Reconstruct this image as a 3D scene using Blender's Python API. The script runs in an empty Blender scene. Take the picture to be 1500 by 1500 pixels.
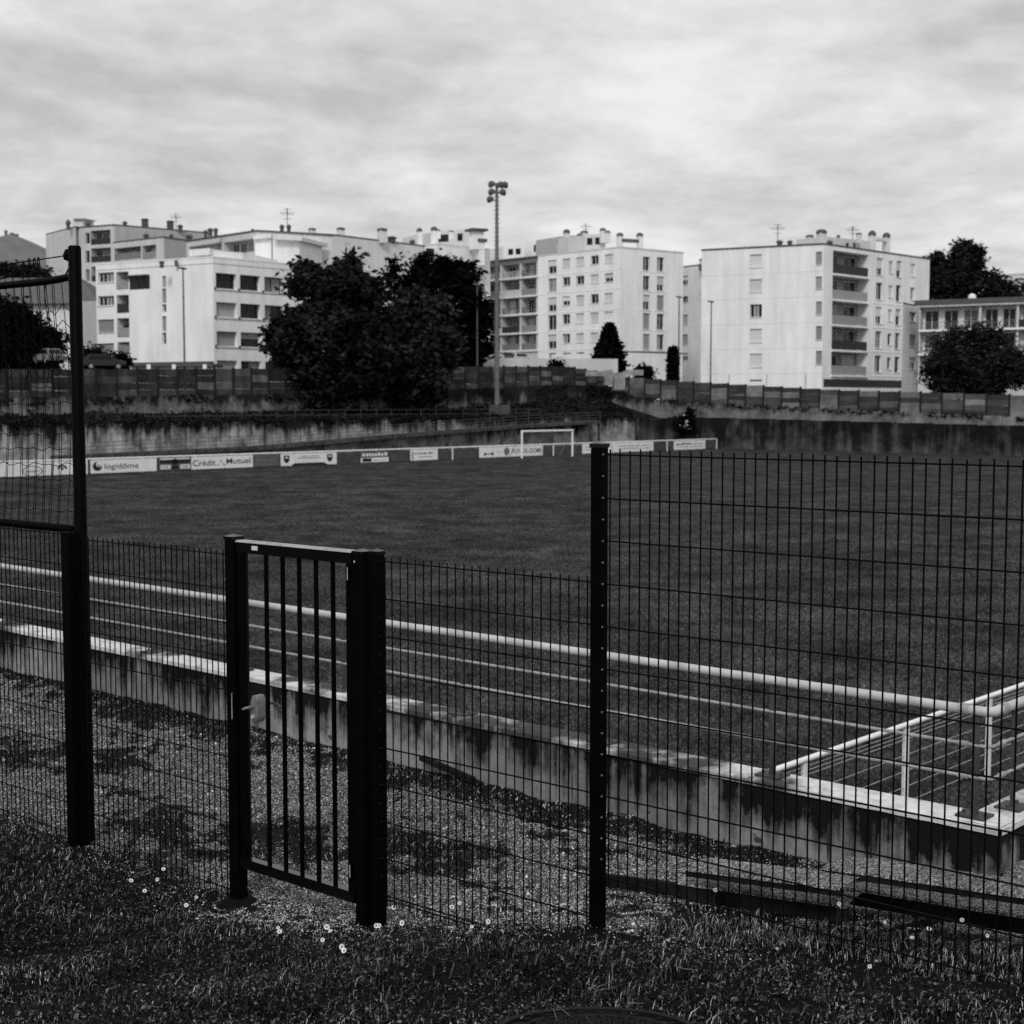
import bpy, math, random
import numpy as np
from mathutils import Matrix, Vector
random.seed(7); rng = np.random.default_rng(11)
S = bpy.context.scene
COL = S.collection
R = math.radians

# ------------------------------------------------------------------ camera
F, CX, HOR, CZ = 2139.0, 750.0, 590.0, 5.07
PITCH = math.atan((CX - HOR) / F)
cam_d = bpy.data.cameras.new('camera')
cam_d.sensor_width = 36.0; cam_d.lens = F / 1500 * 36
cam_d.clip_start = 0.1; cam_d.clip_end = 20000
cam_d.dof.use_dof = True; cam_d.dof.focus_distance = 6.9; cam_d.dof.aperture_fstop = 5.2
cam = bpy.data.objects.new('camera', cam_d); COL.objects.link(cam)
cam.location = (0, 0, CZ); cam.rotation_euler = (math.pi / 2 - PITCH, 0, 0)
S.camera = cam

# ------------------------------------------------------------------ sky, sun, exposure
SUN_EL, SUN_AZ = R(40), R(191)          # azimuth measured clockwise from +Y (the view direction)
W = bpy.data.worlds.new('World'); S.world = W; W.use_nodes = True
wn, wl = W.node_tree.nodes, W.node_tree.links
wn.clear()
def wnode(t, **k):
    n = wn.new(t)
    for a, b in k.items(): setattr(n, a, b)
    return n
w_out = wnode('ShaderNodeOutputWorld'); w_bg = wnode('ShaderNodeBackground')
wl.new(w_bg.outputs[0], w_out.inputs[0])
sky = wnode('ShaderNodeTexSky', sky_type='NISHITA', sun_disc=False, sun_elevation=SUN_EL, sun_rotation=SUN_AZ)
sky_bw = wnode('ShaderNodeRGBToBW'); wl.new(sky.outputs[0], sky_bw.inputs[0])
tc = wnode('ShaderNodeTexCoord')
sepw = wnode('ShaderNodeSeparateXYZ'); wl.new(tc.outputs['Generated'], sepw.inputs[0])
def wnoise(scale, sc, detail, rough, dist, loc=(0, 0, 0)):      # noise on a flat cloud layer overhead
    m = wnode('ShaderNodeMapping'); m.inputs['Scale'].default_value = sc; m.inputs['Location'].default_value = loc
    wl.new(layer, m.inputs['Vector'])
    n = wnode('ShaderNodeTexNoise'); n.inputs['Scale'].default_value = scale
    n.inputs['Detail'].default_value = detail; n.inputs['Roughness'].default_value = rough
    n.inputs['Distortion'].default_value = dist
    wl.new(m.outputs[0], n.inputs['Vector'])
    return n.outputs['Fac']
def wmath(op, a, b, clamp=False):
    n = wnode('ShaderNodeMath', operation=op, use_clamp=clamp)
    for i, v in enumerate((a, b)):
        if isinstance(v, (int, float)): n.inputs[i].default_value = v
        else: wl.new(v, n.inputs[i])
    return n.outputs[0]
hgt = wmath('ADD', wmath('MAXIMUM', sepw.outputs[2], 0.0), 0.16)
comb = wnode('ShaderNodeCombineXYZ')
wl.new(wmath('DIVIDE', sepw.outputs[0], hgt), comb.inputs[0]); wl.new(wmath('DIVIDE', sepw.outputs[1], hgt), comb.inputs[1]); layer = comb.outputs[0]
big = wnoise(1.0, (1, .75, 1), 3, 0.5, 0.2, (3.3, 1.2, 0))
mid = wnoise(2.8, (1, .95, 1), 9, 0.6, 0.2, (1.7, 4.0, 0.9))
fine = wnoise(11.0, (1, .7, 1), 6, 0.6, 0.1)
cl = wmath('ADD', wmath('MULTIPLY', big, 0.36), wmath('ADD', wmath('MULTIPLY', mid, 0.52), wmath('MULTIPLY', fine, 0.12)))
ramp = wnode('ShaderNodeValToRGB'); cr = ramp.color_ramp
cr.elements[0].position = 0.38; cr.elements[0].color = (0.46, 0.46, 0.46, 1)
cr.elements[1].position = 0.60; cr.elements[1].color = (0.765, 0.765, 0.765, 1)
e = cr.elements.new(0.50); e.color = (0.63, 0.63, 0.63, 1)
wl.new(cl, ramp.inputs[0])
cloud_bw = wnode('ShaderNodeRGBToBW'); wl.new(ramp.outputs[0], cloud_bw.inputs[0])
CLOUD_STRENGTH, SKY_STRENGTH = 1.0, 0.10
tot = wmath('ADD', wmath('MULTIPLY', sky_bw.outputs[0], SKY_STRENGTH * 0.06), wmath('MULTIPLY', cloud_bw.outputs[0], CLOUD_STRENGTH))
wl.new(tot, w_bg.inputs[0]); w_bg.inputs[1].default_value = 1.0

sl = bpy.data.lights.new('sun', 'SUN'); sl.energy = 1.5; sl.angle = R(14); sl.color = (1, 1, 1)
sun = bpy.data.objects.new('sun', sl); COL.objects.link(sun)
sd = Vector((math.sin(SUN_AZ) * math.cos(SUN_EL), math.cos(SUN_AZ) * math.cos(SUN_EL), math.sin(SUN_EL)))
sun.rotation_euler = sd.to_track_quat('Z', 'Y').to_euler(); sun.location = sd * 60
vs = S.view_settings
vs.view_transform = 'Standard'; vs.look = 'None'; vs.exposure = 0.13; vs.gamma = 1.0; vs.use_curve_mapping = False
S.cycles.use_denoising = False
S.cycles.max_bounces = 6; S.cycles.diffuse_bounces = 3; S.cycles.glossy_bounces = 2; S.cycles.transparent_max_bounces = 4
S.cycles.caustics_reflective = False; S.cycles.caustics_refractive = False

# ------------------------------------------------------------------ surveying helpers
SP, CP = math.sin(PITCH), math.cos(PITCH)
def ray(px, py):
    u, v = (px - CX) / F, (CX - py) / F
    return np.array([u, CP + SP * v, -SP + CP * v])
def at(px, py, Y):
    d = ray(px, py); t = Y / d[1]
    return np.array([d[0] * t, Y, CZ + d[2] * t])
def on_level(px, py, z):
    d = ray(px, py); t = (z - CZ) / d[2]
    return np.array([d[0] * t, d[1] * t, z])
def plan_hit(px, py, P, D):
    """where the sight line through a photo point meets the upright plane through P along D: (distance along D, height)"""
    d = ray(px, py)
    a = np.array([[d[0], -D[0]], [d[1], -D[1]]])
    t, s = np.linalg.solve(a, np.array([P[0], P[1]]))
    return s, CZ + d[2] * t
TH = math.atan(1950.0 * CP / F)
A = np.array([math.sin(TH), math.cos(TH)])            # goal-line direction, right and away
B = np.array([-math.cos(TH), math.sin(TH)])           # touch-line direction, left and away
FT = R(49.9)
FL = np.array([-math.sin(FT), math.cos(FT)])          # along the wire fence, to the left
FN = np.array([math.cos(FT), math.sin(FT)])           # across the fence, towards the pitch
O = at(875, 1360, 6.75)[:2]
def uw(u, w): return O + FL * u + FN * w
def fz(px, py):
    return plan_hit(px, py, O, FL)

# ------------------------------------------------------------------ mesh helpers
class MB:
    def __init__(s): s.v, s.f, s.mi = [], [], []
    def add(s, vs_, fs, mi=0):
        b = len(s.v); s.v += [tuple(float(c) for c in p) for p in vs_]
        s.f += [tuple(b + i for i in q) for q in fs]; s.mi += [mi] * len(fs); return s
    def frame_box(s, o, ex, ey, ez, mi=0):
        o, ex, ey, ez = (np.array(q, float) for q in (o, ex, ey, ez))
        p = [o, o + ex, o + ex + ey, o + ey]; p += [q + ez for q in p]
        fs = [(0, 3, 2, 1), (4, 5, 6, 7), (0, 1, 5, 4), (1, 2, 6, 5), (2, 3, 7, 6), (3, 0, 4, 7)]
        if np.dot(np.cross(ex, ey), ez) < 0: fs = [q[::-1] for q in fs]
        return s.add(p, fs, mi)
    def box(s, c, size, rz=0, mi=0):
        c = np.array(c, float); co, si = math.cos(rz), math.sin(rz)
        ex = np.array([co, si, 0]) * size[0]; ey = np.array([-si, co, 0]) * size[1]; ez = np.array([0, 0, size[2]])
        return s.frame_box(c - ex / 2 - ey / 2 - ez / 2, ex, ey, ez, mi)
    def bar(s, p, q, w, h, mi=0):
        p, q = np.array(p, float), np.array(q, float); d = q - p; L = np.linalg.norm(d); d = d / L
        up = np.array([0, 0, 1.0]) if abs(d[2]) < .95 else np.array([0, 1.0, 0])
        sx = np.cross(d, up); sx /= np.linalg.norm(sx); sz = np.cross(sx, d)
        return s.frame_box(p - sx * w / 2 - sz * h / 2, d * L, sx * w, sz * h, mi)
    def tube(s, pts, r, n=8, mi=0):
        pts = [np.array(p, float) for p in pts]; k = len(pts)
        rr = r if isinstance(r, (list, tuple)) else [r] * k
        rings = []
        ref = None
        for i in range(k):
            d = pts[min(i + 1, k - 1)] - pts[max(i - 1, 0)]; d = d / (np.linalg.norm(d) + 1e-12)
            if ref is None:
                up = np.array([0, 0, 1.0]) if abs(d[2]) < .9 else np.array([1.0, 0, 0])
            else: up = ref
            a = np.cross(d, up); a /= (np.linalg.norm(a) + 1e-12); b = np.cross(a, d); ref = b
            rings.append([pts[i] + rr[i] * (math.cos(2 * math.pi * j / n) * a + math.sin(2 * math.pi * j / n) * b) for j in range(n)])
        vs_ = [p for q in rings for p in q]; fs = []
        for i in range(k - 1):
            for j in range(n):
                fs.append((i * n + j, i * n + (j + 1) % n, (i + 1) * n + (j + 1) % n, (i + 1) * n + j))
        fs.append(tuple(range(n))[::-1]); fs.append(tuple((k - 1) * n + j for j in range(n)))
        return s.add(vs_, fs, mi)
    def lathe(s, c, prof, n=16, mi=0):
        c = np.array(c, float); k = len(prof)
        vs_ = [c + np.array([r * math.cos(2 * math.pi * j / n), r * math.sin(2 * math.pi * j / n), z]) for r, z in prof for j in range(n)]
        fs = [(i * n + j, i * n + (j + 1) % n, (i + 1) * n + (j + 1) % n, (i + 1) * n + j) for i in range(k - 1) for j in range(n)]
        fs.append(tuple(range(n))[::-1]); fs.append(tuple((k - 1) * n + j for j in range(n)))
        return s.add(vs_, fs, mi)
    def prism(s, poly, z0, z1, mi=0):
        n = len(poly); ar = sum(poly[i][0] * poly[(i + 1) % n][1] - poly[(i + 1) % n][0] * poly[i][1] for i in range(n))
        if ar < 0: poly = poly[::-1]
        z0s = z0 if hasattr(z0, '__len__') else [z0] * n
        vs_ = [(p[0], p[1], z0s[i]) for i, p in enumerate(poly)] + [(p[0], p[1], z1) for p in poly]
        fs = [tuple(range(n))[::-1], tuple(range(n, 2 * n))] + [(i, (i + 1) % n, n + (i + 1) % n, n + i) for i in range(n)]
        return s.add(vs_, fs, mi)
    def quad(s, a, b, c, d, mi=0): return s.add([a, b, c, d], [(0, 1, 2, 3)], mi)
    def mesh(s, name, mats, smooth=False):
        me = bpy.data.meshes.new(name); me.from_pydata(s.v, [], s.f); me.update()
        for m in (mats if isinstance(mats, (list, tuple)) else [mats]): me.materials.append(m)
        if any(s.mi): me.polygons.foreach_set('material_index', s.mi)
        if smooth: me.polygons.foreach_set('use_smooth', [True] * len(me.polygons))
        return me
    def build(s, name, mats, parent=None, smooth=False):
        return link(name, s.mesh(name, mats, smooth), parent)
def link(name, me, parent=None):
    o = bpy.data.objects.new(name, me); COL.objects.link(o)
    if parent is not None:
        o.parent = parent; o.matrix_parent_inverse = Matrix.Translation(-origin(parent))
    return o
def origin(o): return o.location.copy()
def inst(name, me, parent, loc, rz=0.0, sc=(1, 1, 1), rx=0.0, ry=0.0):
    o = link(name, me, parent); o.location = loc; o.rotation_euler = (rx, ry, rz); o.scale = sc
    return o
def tag(o, label=None, cat=None, group=None, kind=None):
    if label: o['label'] = label
    if cat: o['category'] = cat
    if group: o['group'] = group
    if kind: o['kind'] = kind
    return o
def thing(name, loc, label, cat, group=None):
    o = bpy.data.objects.new(name, None); COL.objects.link(o); o.location = tuple(float(c) for c in loc); o.empty_display_size = .2
    return tag(o, label, cat, group)
def smoothed(o, ang=40):
    o.data.polygons.foreach_set('use_smooth', [True] * len(o.data.polygons))
    try: o.data.set_sharp_from_angle(angle=R(ang))
    except Exception: pass
    return o
def np_mesh(name, verts, faces_n, idx, mats, matidx=None):
    """fast mesh: verts (N,3), faces all with faces_n corners, idx (M,faces_n)"""
    me = bpy.data.meshes.new(name)
    me.vertices.add(len(verts)); me.vertices.foreach_set('co', np.asarray(verts, np.float32).ravel())
    m = len(idx); me.loops.add(m * faces_n); me.loops.foreach_set('vertex_index', np.asarray(idx, np.int32).ravel())
    me.polygons.add(m); me.polygons.foreach_set('loop_start', np.arange(0, m * faces_n, faces_n, dtype=np.int32))
    try: me.polygons.foreach_set('loop_total', np.full(m, faces_n, np.int32))
    except Exception: pass
    for q in (mats if isinstance(mats, (list, tuple)) else [mats]): me.materials.append(q)
    if matidx is not None: me.polygons.foreach_set('material_index', np.asarray(matidx, np.int32))
    me.update(calc_edges=True); me.validate()
    return me

# ------------------------------------------------------------------ materials (a black and white world: every colour is a grey)
def g3(v): return (v, v, v, 1)
class NT:
    def __init__(s, name):
        s.m = bpy.data.materials.new(name); s.m.use_nodes = True
        s.n, s.l = s.m.node_tree.nodes, s.m.node_tree.links; s.n.clear()
        s.out = s.n.new('ShaderNodeOutputMaterial'); s.b = s.n.new('ShaderNodeBsdfPrincipled')
        s.l.new(s.b.outputs[0], s.out.inputs[0])
        s.geo = s.n.new('ShaderNodeNewGeometry')
    def pos(s, sc=(1, 1, 1)):
        m = s.n.new('ShaderNodeMapping'); m.inputs['Scale'].default_value = sc
        s.l.new(s.geo.outputs['Position'], m.inputs[0]); return m.outputs[0]
    def noise(s, scale, sc=(1, 1, 1), detail=4, rough=.55, dist=0):
        n = s.n.new('ShaderNodeTexNoise'); n.inputs['Scale'].default_value = scale
        n.inputs['Detail'].default_value = detail; n.inputs['Roughness'].default_value = rough; n.inputs['Distortion'].default_value = dist
        s.l.new(s.pos(sc), n.inputs['Vector']); return n.outputs['Fac']
    def math(s, op, a, b=0.0, clamp=False):
        n = s.n.new('ShaderNodeMath'); n.operation = op; n.use_clamp = clamp
        for i, v in enumerate((a, b)):
            if isinstance(v, (int, float)): n.inputs[i].default_value = v
            else: s.l.new(v, n.inputs[i])
        return n.outputs[0]
    def remap(s, v, a, b, c, d):
        n = s.n.new('ShaderNodeMapRange'); n.clamp = True
        for i, q in enumerate((v, a, b, c, d)):
            if isinstance(q, (int, float)): n.inputs[i].default_value = q
            else: s.l.new(q, n.inputs[i])
        return n.outputs[0]
    def mix(s, f, a, b):
        return s.math('ADD', s.math('MULTIPLY', a, s.math('SUBTRACT', 1.0, f)), s.math('MULTIPLY', b, f))
    def z(s):
        x = s.n.new('ShaderNodeSeparateXYZ'); s.l.new(s.geo.outputs['Position'], x.inputs[0]); return x.outputs[2]
    def rand(s):
        o = s.n.new('ShaderNodeObjectInfo'); return o.outputs['Random']
    def island(s): return s.geo.outputs['Random Per Island']
    def done(s, val, rough=.8, spec=.2, bump=None, bstr=.3, bdist=.02, metal=0):
        if isinstance(val, (int, float)): s.b.inputs['Base Color'].default_value = g3(val)
        else: s.l.new(val, s.b.inputs['Base Color'])
        if isinstance(rough, (int, float)): s.b.inputs['Roughness'].default_value = rough
        else: s.l.new(rough, s.b.inputs['Roughness'])
        s.b.inputs['Specular IOR Level'].default_value = spec; s.b.inputs['Metallic'].default_value = metal
        if bump is not None:
            n = s.n.new('ShaderNodeBump'); n.inputs['Strength'].default_value = bstr; n.inputs['Distance'].default_value = bdist
            s.l.new(bump, n.inputs['Height']); s.l.new(n.outputs[0], s.b.inputs['Normal'])
        return s.m
def plain(name, v, var=.2, scale=3, rough=.8, spec=.2, bump=0, bscale=30, bdist=.01, metal=0, obj_var=0):
    t = NT(name); n = t.noise(scale, detail=5)
    val = t.math('MULTIPLY', t.remap(n, .25, .75, 1 - var, 1 + var), v)
    if obj_var: val = t.math('MULTIPLY', val, t.remap(t.rand(), 0, 1, 1 - obj_var, 1 + obj_var))
    return t.done(val, rough, spec, t.noise(bscale) if bump else None, bump, bdist, metal)
def render_wall(name, v, dirt=.14):
    t = NT(name); n = t.noise(.35, detail=6, rough=.6); st = t.noise(1.1, (1, 1, .12), detail=4)
    val = t.math('MULTIPLY', t.remap(n, .3, .7, 1 - dirt * .6, 1 + dirt * .25), t.remap(st, .35, .75, 1.03, 1 - dirt))
    return t.done(t.math('MULTIPLY', val, v), .9, .12, t.noise(14), .15, .02)
def concrete(name, base, dark, ztop=None, length=1.0, k=3.0, amount=.5, patch=.35, bump=.4, vs_=.09, spec=.15):
    """weathered concrete: drip stains that start at the top edge, blotches, fine pits"""
    t = NT(name)
    st = t.noise(k, (1, 1, vs_), detail=5, rough=.65)
    st2 = t.noise(k * 3.1, (1, 1, vs_ * .7), detail=3)
    s_ = t.math('ADD', t.math('MULTIPLY', st, .7), t.math('MULTIPLY', st2, .3))
    if ztop is not None:
        fall = t.math('DIVIDE', t.math('SUBTRACT', ztop, t.z()), length)
        s_ = t.math('SUBTRACT', s_, t.math('MULTIPLY', t.math('SUBTRACT', fall, .35), .30))
    s_ = t.math('ADD', s_, t.math('MULTIPLY', t.math('SUBTRACT', t.noise(k * 1.4, detail=7, rough=.7), .5), .38))
    s_ = t.math('ADD', s_, t.math('MULTIPLY', t.math('SUBTRACT', t.noise(k * .13, detail=3), .5), .22))
    mask = t.remap(s_, .57 - amount * .2, .74 - amount * .2, 0, 1)
    dr = t.noise(k * 4.5, (1, 1, vs_ * .35), detail=3, rough=.5)
    if ztop is not None: dr = t.math('SUBTRACT', dr, t.math('MULTIPLY', t.math('DIVIDE', t.math('SUBTRACT', ztop, t.z()), length), .13))
    spots = t.remap(t.noise(k * 2.2, detail=2), .70, .74, 0, .8)
    mask = t.math('MAXIMUM', mask, t.math('MAXIMUM', t.remap(dr, .56, .62, 0, .9), spots))
    blot = t.noise(.55, detail=6, rough=.65); fine = t.noise(9, detail=5)
    b_ = t.math('MULTIPLY', t.remap(blot, .3, .7, 1 - patch, 1 + patch), t.remap(fine, .25, .75, .82, 1.15))
    val = t.mix(mask, t.math('MULTIPLY', b_, base), t.math('MULTIPLY', b_, dark))
    return t.done(val, .9, spec, t.noise(22, detail=6), bump, .012)

M = {}
M['black'] = plain('black_powder_coat', .0016, .4, 9, .5, .03)
M['black_gloss'] = plain('glossy_black_coat', .0028, .3, 9, .16, .5)
M['black_wire'] = plain('black_coated_wire', .0025, .3, 9, .5, .04)
M['cord'] = plain('black_net_cord', .005, .2, 9, .9, .03)
M['galv'] = plain('galvanised_steel', .30, .35, 12, .45, .4, bump=.2, bscale=60, bdist=.002)
M['galv_top'] = plain('weathered_galvanised_rail', .46, .3, 5, .4, .45)
M['bright_metal'] = plain('satin_aluminium', .42, .2, 20, .35, .5)
M['white_paint'] = plain('white_paint', .78, .1, 4, .5, .3)
M['rail_white'] = plain('white_barrier_paint', .82, .12, 3, .45, .35)
M['clip'] = plain('dull_steel_clip', .10, .3, 20, .5, .3)
M['rail_post'] = plain('dark_weathered_steel', .055, .4, 9, .6, .2)
M['lock'] = plain('dull_lock_case', .15, .35, 30, .4, .4)
M['sticker'] = plain('pale_sticker', .6, .1, 30, .6, .2)
M['render'] = render_wall('white_render', .86)
M['render2'] = render_wall('off_white_render', .72)
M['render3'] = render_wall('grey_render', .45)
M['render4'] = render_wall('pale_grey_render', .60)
M['roof'] = plain('flat_roof_gravel', .25, .2, 2)
M['trim'] = plain('dark_roof_edge', .09, .2, 2)
M['tile'] = plain('grey_roof_tiles', .11, .35, 2.5, .85, .1, .5, 8, .05)
M['frame'] = plain('white_window_frame', .62, .1, 5, .6)
M['darkframe'] = plain('dark_window_frame', .05, .1, 5, .6)
M['glass'] = plain('dark_window_glass', .008, .3, .4, .08, .22, obj_var=.5)
M['curtain'] = plain('window_glass_over_curtain', .20, .25, 1.2, .25, .35, obj_var=.5)
t = NT('roller_shutter'); sl_ = t.math('FRACT', t.math('MULTIPLY', t.z(), 9.0))
M['shutter'] = t.done(t.math('MULTIPLY', t.remap(t.rand(), 0, 1, .50, .76), t.remap(sl_, 0, .25, .8, 1)), .7, .2, sl_, .3, .02)
t = NT('grey_roller_shutter'); sl_ = t.math('FRACT', t.math('MULTIPLY', t.z(), 9.0))
M['shutter_grey'] = t.done(t.math('MULTIPLY', t.remap(t.rand(), 0, 1, .24, .40), t.remap(sl_, 0, .25, .75, 1)), .7, .2, sl_, .3, .02)
M['panel_dark'] = plain('dark_balcony_panel', .035, .3, 3, .6)
M['panel_grey'] = plain('grey_balcony_panel', .24, .2, 3, .6, obj_var=.3)
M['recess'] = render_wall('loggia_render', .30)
M['leaf'] = None
M['trunk'] = plain('bark', .03, .4, 6, .9, .05, .6, 15, .03)
M['asphalt'] = plain('asphalt', .06, .2, 3, .9, .1)
M['tyre'] = plain('tyre_rubber', .015, .2, 5, .9, .05)
M['car_dark'] = plain('dark_car_paint', .012, .1, 1, .2, .5)
M['car_pale'] = plain('pale_car_paint', .55, .1, 1, .25, .5)
M['car_mid'] = plain('grey_car_paint', .12, .1, 1, .25, .5)
M['ink'] = plain('dark_print', .02, .2, 5, .7, .1)
M['ink_mid'] = plain('mid_grey_print', .16, .2, 5, .7, .1)
M['board'] = plain('white_advertising_board', .74, .10, 1.5, .6, .2)
M['board_grey'] = plain('grey_advertising_board', .10, .25, 2.5, .6, .2)
def leafmat(name, lo, hi):
    t = NT(name); n = t.noise(.5, detail=3)
    v = t.math('ADD', t.math('MULTIPLY', t.remap(n, .3, .7, 0, 1), .5), t.math('MULTIPLY', t.island(), .5))
    return t.done(t.remap(v, .2, .85, lo, hi), .85, .05)
M['leaf'] = leafmat('dark_foliage', .0015, .034)
M['leaf_pale'] = leafmat('lighter_foliage', .004, .045)
M['leaf_deep'] = leafmat('deep_dark_foliage', .001, .007)
M['ivy'] = leafmat('ivy_foliage', .004, .03)
# pitch turf
t = NT('pitch_turf')
n1 = t.noise(.16, detail=5, rough=.6); n2 = t.noise(1.3, detail=5, rough=.6); n3 = t.noise(4.5, detail=6, rough=.75)
n4 = t.noise(.5, detail=4, rough=.6)
v = t.math('MULTIPLY', t.math('MULTIPLY', t.remap(n4, .34, .66, .55, 1.45), t.remap(n1, .32, .68, .74, 1.24)), t.math('MULTIPLY', t.remap(n2, .30, .70, .40, 1.6), t.remap(n3, .30, .70, .25, 1.8)))
M['turf'] = t.done(t.math('MULTIPLY', v, .034), .95, .04, t.noise(40, detail=3), .5, .03)
t = NT('pitch_grass_tufts'); tn = t.math('MULTIPLY', t.remap(t.noise(.5, detail=4), .34, .66, .6, 1.4), t.remap(t.noise(.16, detail=4), .34, .66, .75, 1.25))
M['tuft'] = t.done(t.math('MULTIPLY', tn, t.remap(t.island(), 0, 1, .034, .105)), .9, .04)
M['bank'] = plain('weedy_bank', .014, .5, 1.5, .95, .05, .6, 6, .1)
M['soil'] = plain('dark_soil', .006, .5, 8, .95, .04, .5, 40, .02)
# gravel with dark weedy patches
t = NT('gravel')
vor = t.n.new('ShaderNodeTexVoronoi'); vor.inputs['Scale'].default_value = 95; t.l.new(t.geo.outputs['Position'], vor.inputs['Vector'])
sep = t.n.new('ShaderNodeSeparateColor'); t.l.new(vor.outputs['Color'], sep.inputs[0])
st = t.remap(t.math('POWER', sep.outputs[0], 2.2), 0, 1, .03, .70)
st = t.math('MULTIPLY', st, t.remap(vor.outputs['Distance'], .1, .65, 1.1, .2))
att = t.n.new('ShaderNodeAttribute'); att.attribute_name = 'weedy'; pat = t.math('ADD', att.outputs['Fac'], t.math('MULTIPLY', t.math('SUBTRACT', t.noise(7, detail=5), .5), .8))
M['gravel'] = t.done(t.mix(t.remap(pat, .35, .65, 0, .95), st, t.math('MULTIPLY', st, .07)), .9, .1, vor.outputs['Distance'], .8, .015)
M['pebble'] = None
t = NT('pebbles'); M['pebble'] = t.done(t.remap(t.math('POWER', t.island(), 2.2), 0, 1, .035, .88), .85, .15)
t = NT('grass_blades'); iv = t.math('POWER', t.island(), 8.0)
pn = t.noise(1.3, detail=4); M['blade'] = t.done(t.math('MULTIPLY', t.remap(iv, 0, 1, .0018, .75), t.remap(pn, .38, .62, .25, 1.6)), .75, .08)
t = NT('clover_leaves'); M['clover'] = t.done(t.math('MULTIPLY', t.remap(t.math('POWER', t.island(), 9.0), 0, 1, .0018, .16), t.remap(t.noise(1.3, detail=4), .3, .7, .5, 1.4)), .7, .1)
t = NT('broad_weed_leaves'); M['weedleaf'] = t.done(t.math('MULTIPLY', t.remap(t.math('POWER', t.island(), 6.0), 0, 1, .0025, .22), t.remap(t.noise(1.6, detail=4), .36, .64, .3, 1.6)), .6, .15)
M['petal'] = plain('white_petals', .75, .1, 50, .7, .1)
M['stem'] = plain('flower_stem', .04, .2, 30, .8, .1)
M['straw'] = plain('dry_grass_stalk', .16, .4, 20, .8, .1)
M['iron'] = plain('cast_iron', .006, .6, 20, .6, .12, .4, 60, .004)

# ================================================================== THE SETTING: pitch, near terrace
mb = MB(); mb.quad((-3500, -3500, 0), (3500, -3500, 0), (3500, 9000, 0), (-3500, 9000, 0))
tag(mb.build('pitch_ground', M['turf']), kind='structure')

WALL_BASE = 2.27
WP = on_level(860, 1183, WALL_BASE)[:2]                 # a point at the foot of the low wall's near face
def wall_hit(px, py): return plan_hit(px, py, WP, B)    # s grows to the left
WT = wall_hit(860, 1090)[1]                             # height of the wall's top
s_corner = wall_hit(1465, 1206)[0]
CORNER = WP + B * s_corner
U_C = float(np.dot(CORNER - O, FL)); W_C = float(np.dot(CORNER - O, FN))
_us = [-30, -8, fz(1500, 1445)[0], 0, fz(555, 1358)[0], fz(350, 1326)[0], fz(128, 1240)[0], 9, 60]
_zs = [3.1, 3.0, fz(1500, 1440)[1], fz(875, 1360)[1], fz(555, 1358)[1], fz(350, 1326)[1], fz(128, 1240)[1], 2.12, 2.1]
def hash_noise(x, y, s=1.0, seed=0.0):
    x, y = np.asarray(x) * s + seed, np.asarray(y) * s - seed * .7
    return (np.sin(x * 2.1 + 1.3 * np.sin(y * 1.7)) + np.sin(y * 2.7 + 1.1 * np.sin(x * 2.3 + 2)) + .5 * np.sin(x * 5.3 - y * 4.1)) / 2.5
def terr(u, w):
    """height of the near terrace at fence coordinates u (left along the fence), w (across it)"""
    u, w = np.asarray(u, float), np.asarray(w, float)
    zf_ = np.interp(u, _us, _zs)
    bump = .022 * hash_noise(u, w, 2.2) + .012 * hash_noise(u, w, 6.1, 3)
    near = zf_ + .12 * np.clip(-w, 0, 5.6)
    t_ = np.clip((w + .05) / 2.3, 0, 1)
    far = zf_ * (1 - t_) + WALL_BASE * t_
    right = np.clip((U_C - u) / 2.0, 0, 1)
    far = far * (1 - right) + right * (zf_ * (1 - t_ * .7) + WALL_BASE * t_ * .7)
    return np.where(w < 0, near, far) + bump * np.clip(1.4 - np.abs(w - 1) * .1, 0.2, 1)
def terr_xy(x, y):
    d = np.stack([np.asarray(x) - O[0], np.asarray(y) - O[1]], -1)
    return terr(d @ FL, d @ FN)
def wall_w(u):                                           # w of the wall's near face at u
    k = np.dot(B, FN) / np.dot(B, FL)
    return W_C + (u - U_C) * k
us = np.unique(np.concatenate([np.linspace(-30, -4, 14), np.linspace(-4, 9, 106), np.linspace(9, 60, 14)]))
ws = np.unique(np.concatenate([np.linspace(-45, -6, 12), np.linspace(-6, 0, 50), np.linspace(0, 1, 24)]))
def sheet(name, w_lo, w_hi, mat, dz, hi_fn=None, usel=us):
    vs_, fs = [], []
    nw = len(w_hi)
    for u in usel:
        for w in w_hi:
            ww = w if hi_fn is None else w * hi_fn(u)
            p = uw(u, ww); vs_.append((p[0], p[1], float(terr(u, ww)) + dz))
    n = len(usel)
    for i in range(n - 1):
        for j in range(nw - 1):
            fs.append((i * nw + j, i * nw + j + 1, (i + 1) * nw + j + 1, (i + 1) * nw + j))
    m = MB(); m.add(vs_, fs)
    o = m.build(name, mat); smoothed(o, 80); return tag(o, kind='structure')
sheet('ground', 0, ws[ws <= 0], M['soil'], 0)
def weed_mask(u, w):
    """1 where mud and weeds cover the gravel: blotches, a strip along the wall foot and the fence foot"""
    u, w = np.asarray(u, float), np.asarray(w, float)
    v = 1.15 * hash_noise(u * .75, w * 1.5, 1.0, 7.7) + .6 * hash_noise(u, w * 1.3, 3.9, 2.2) + .55 * hash_noise(u, w, 9.5, 1.1) + .4 * hash_noise(u, w, 23.0, 3.1)
    v = v + .95 * np.exp(-((wall_w(u) - w) / .38) ** 2) + .5 * np.exp(-((w - .02) / .16) ** 2)
    return np.clip((v - .0) / .75, 0, 1)
def far_w(u):
    if u > U_C: return wall_w(u) + .06
    return 14.0
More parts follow.
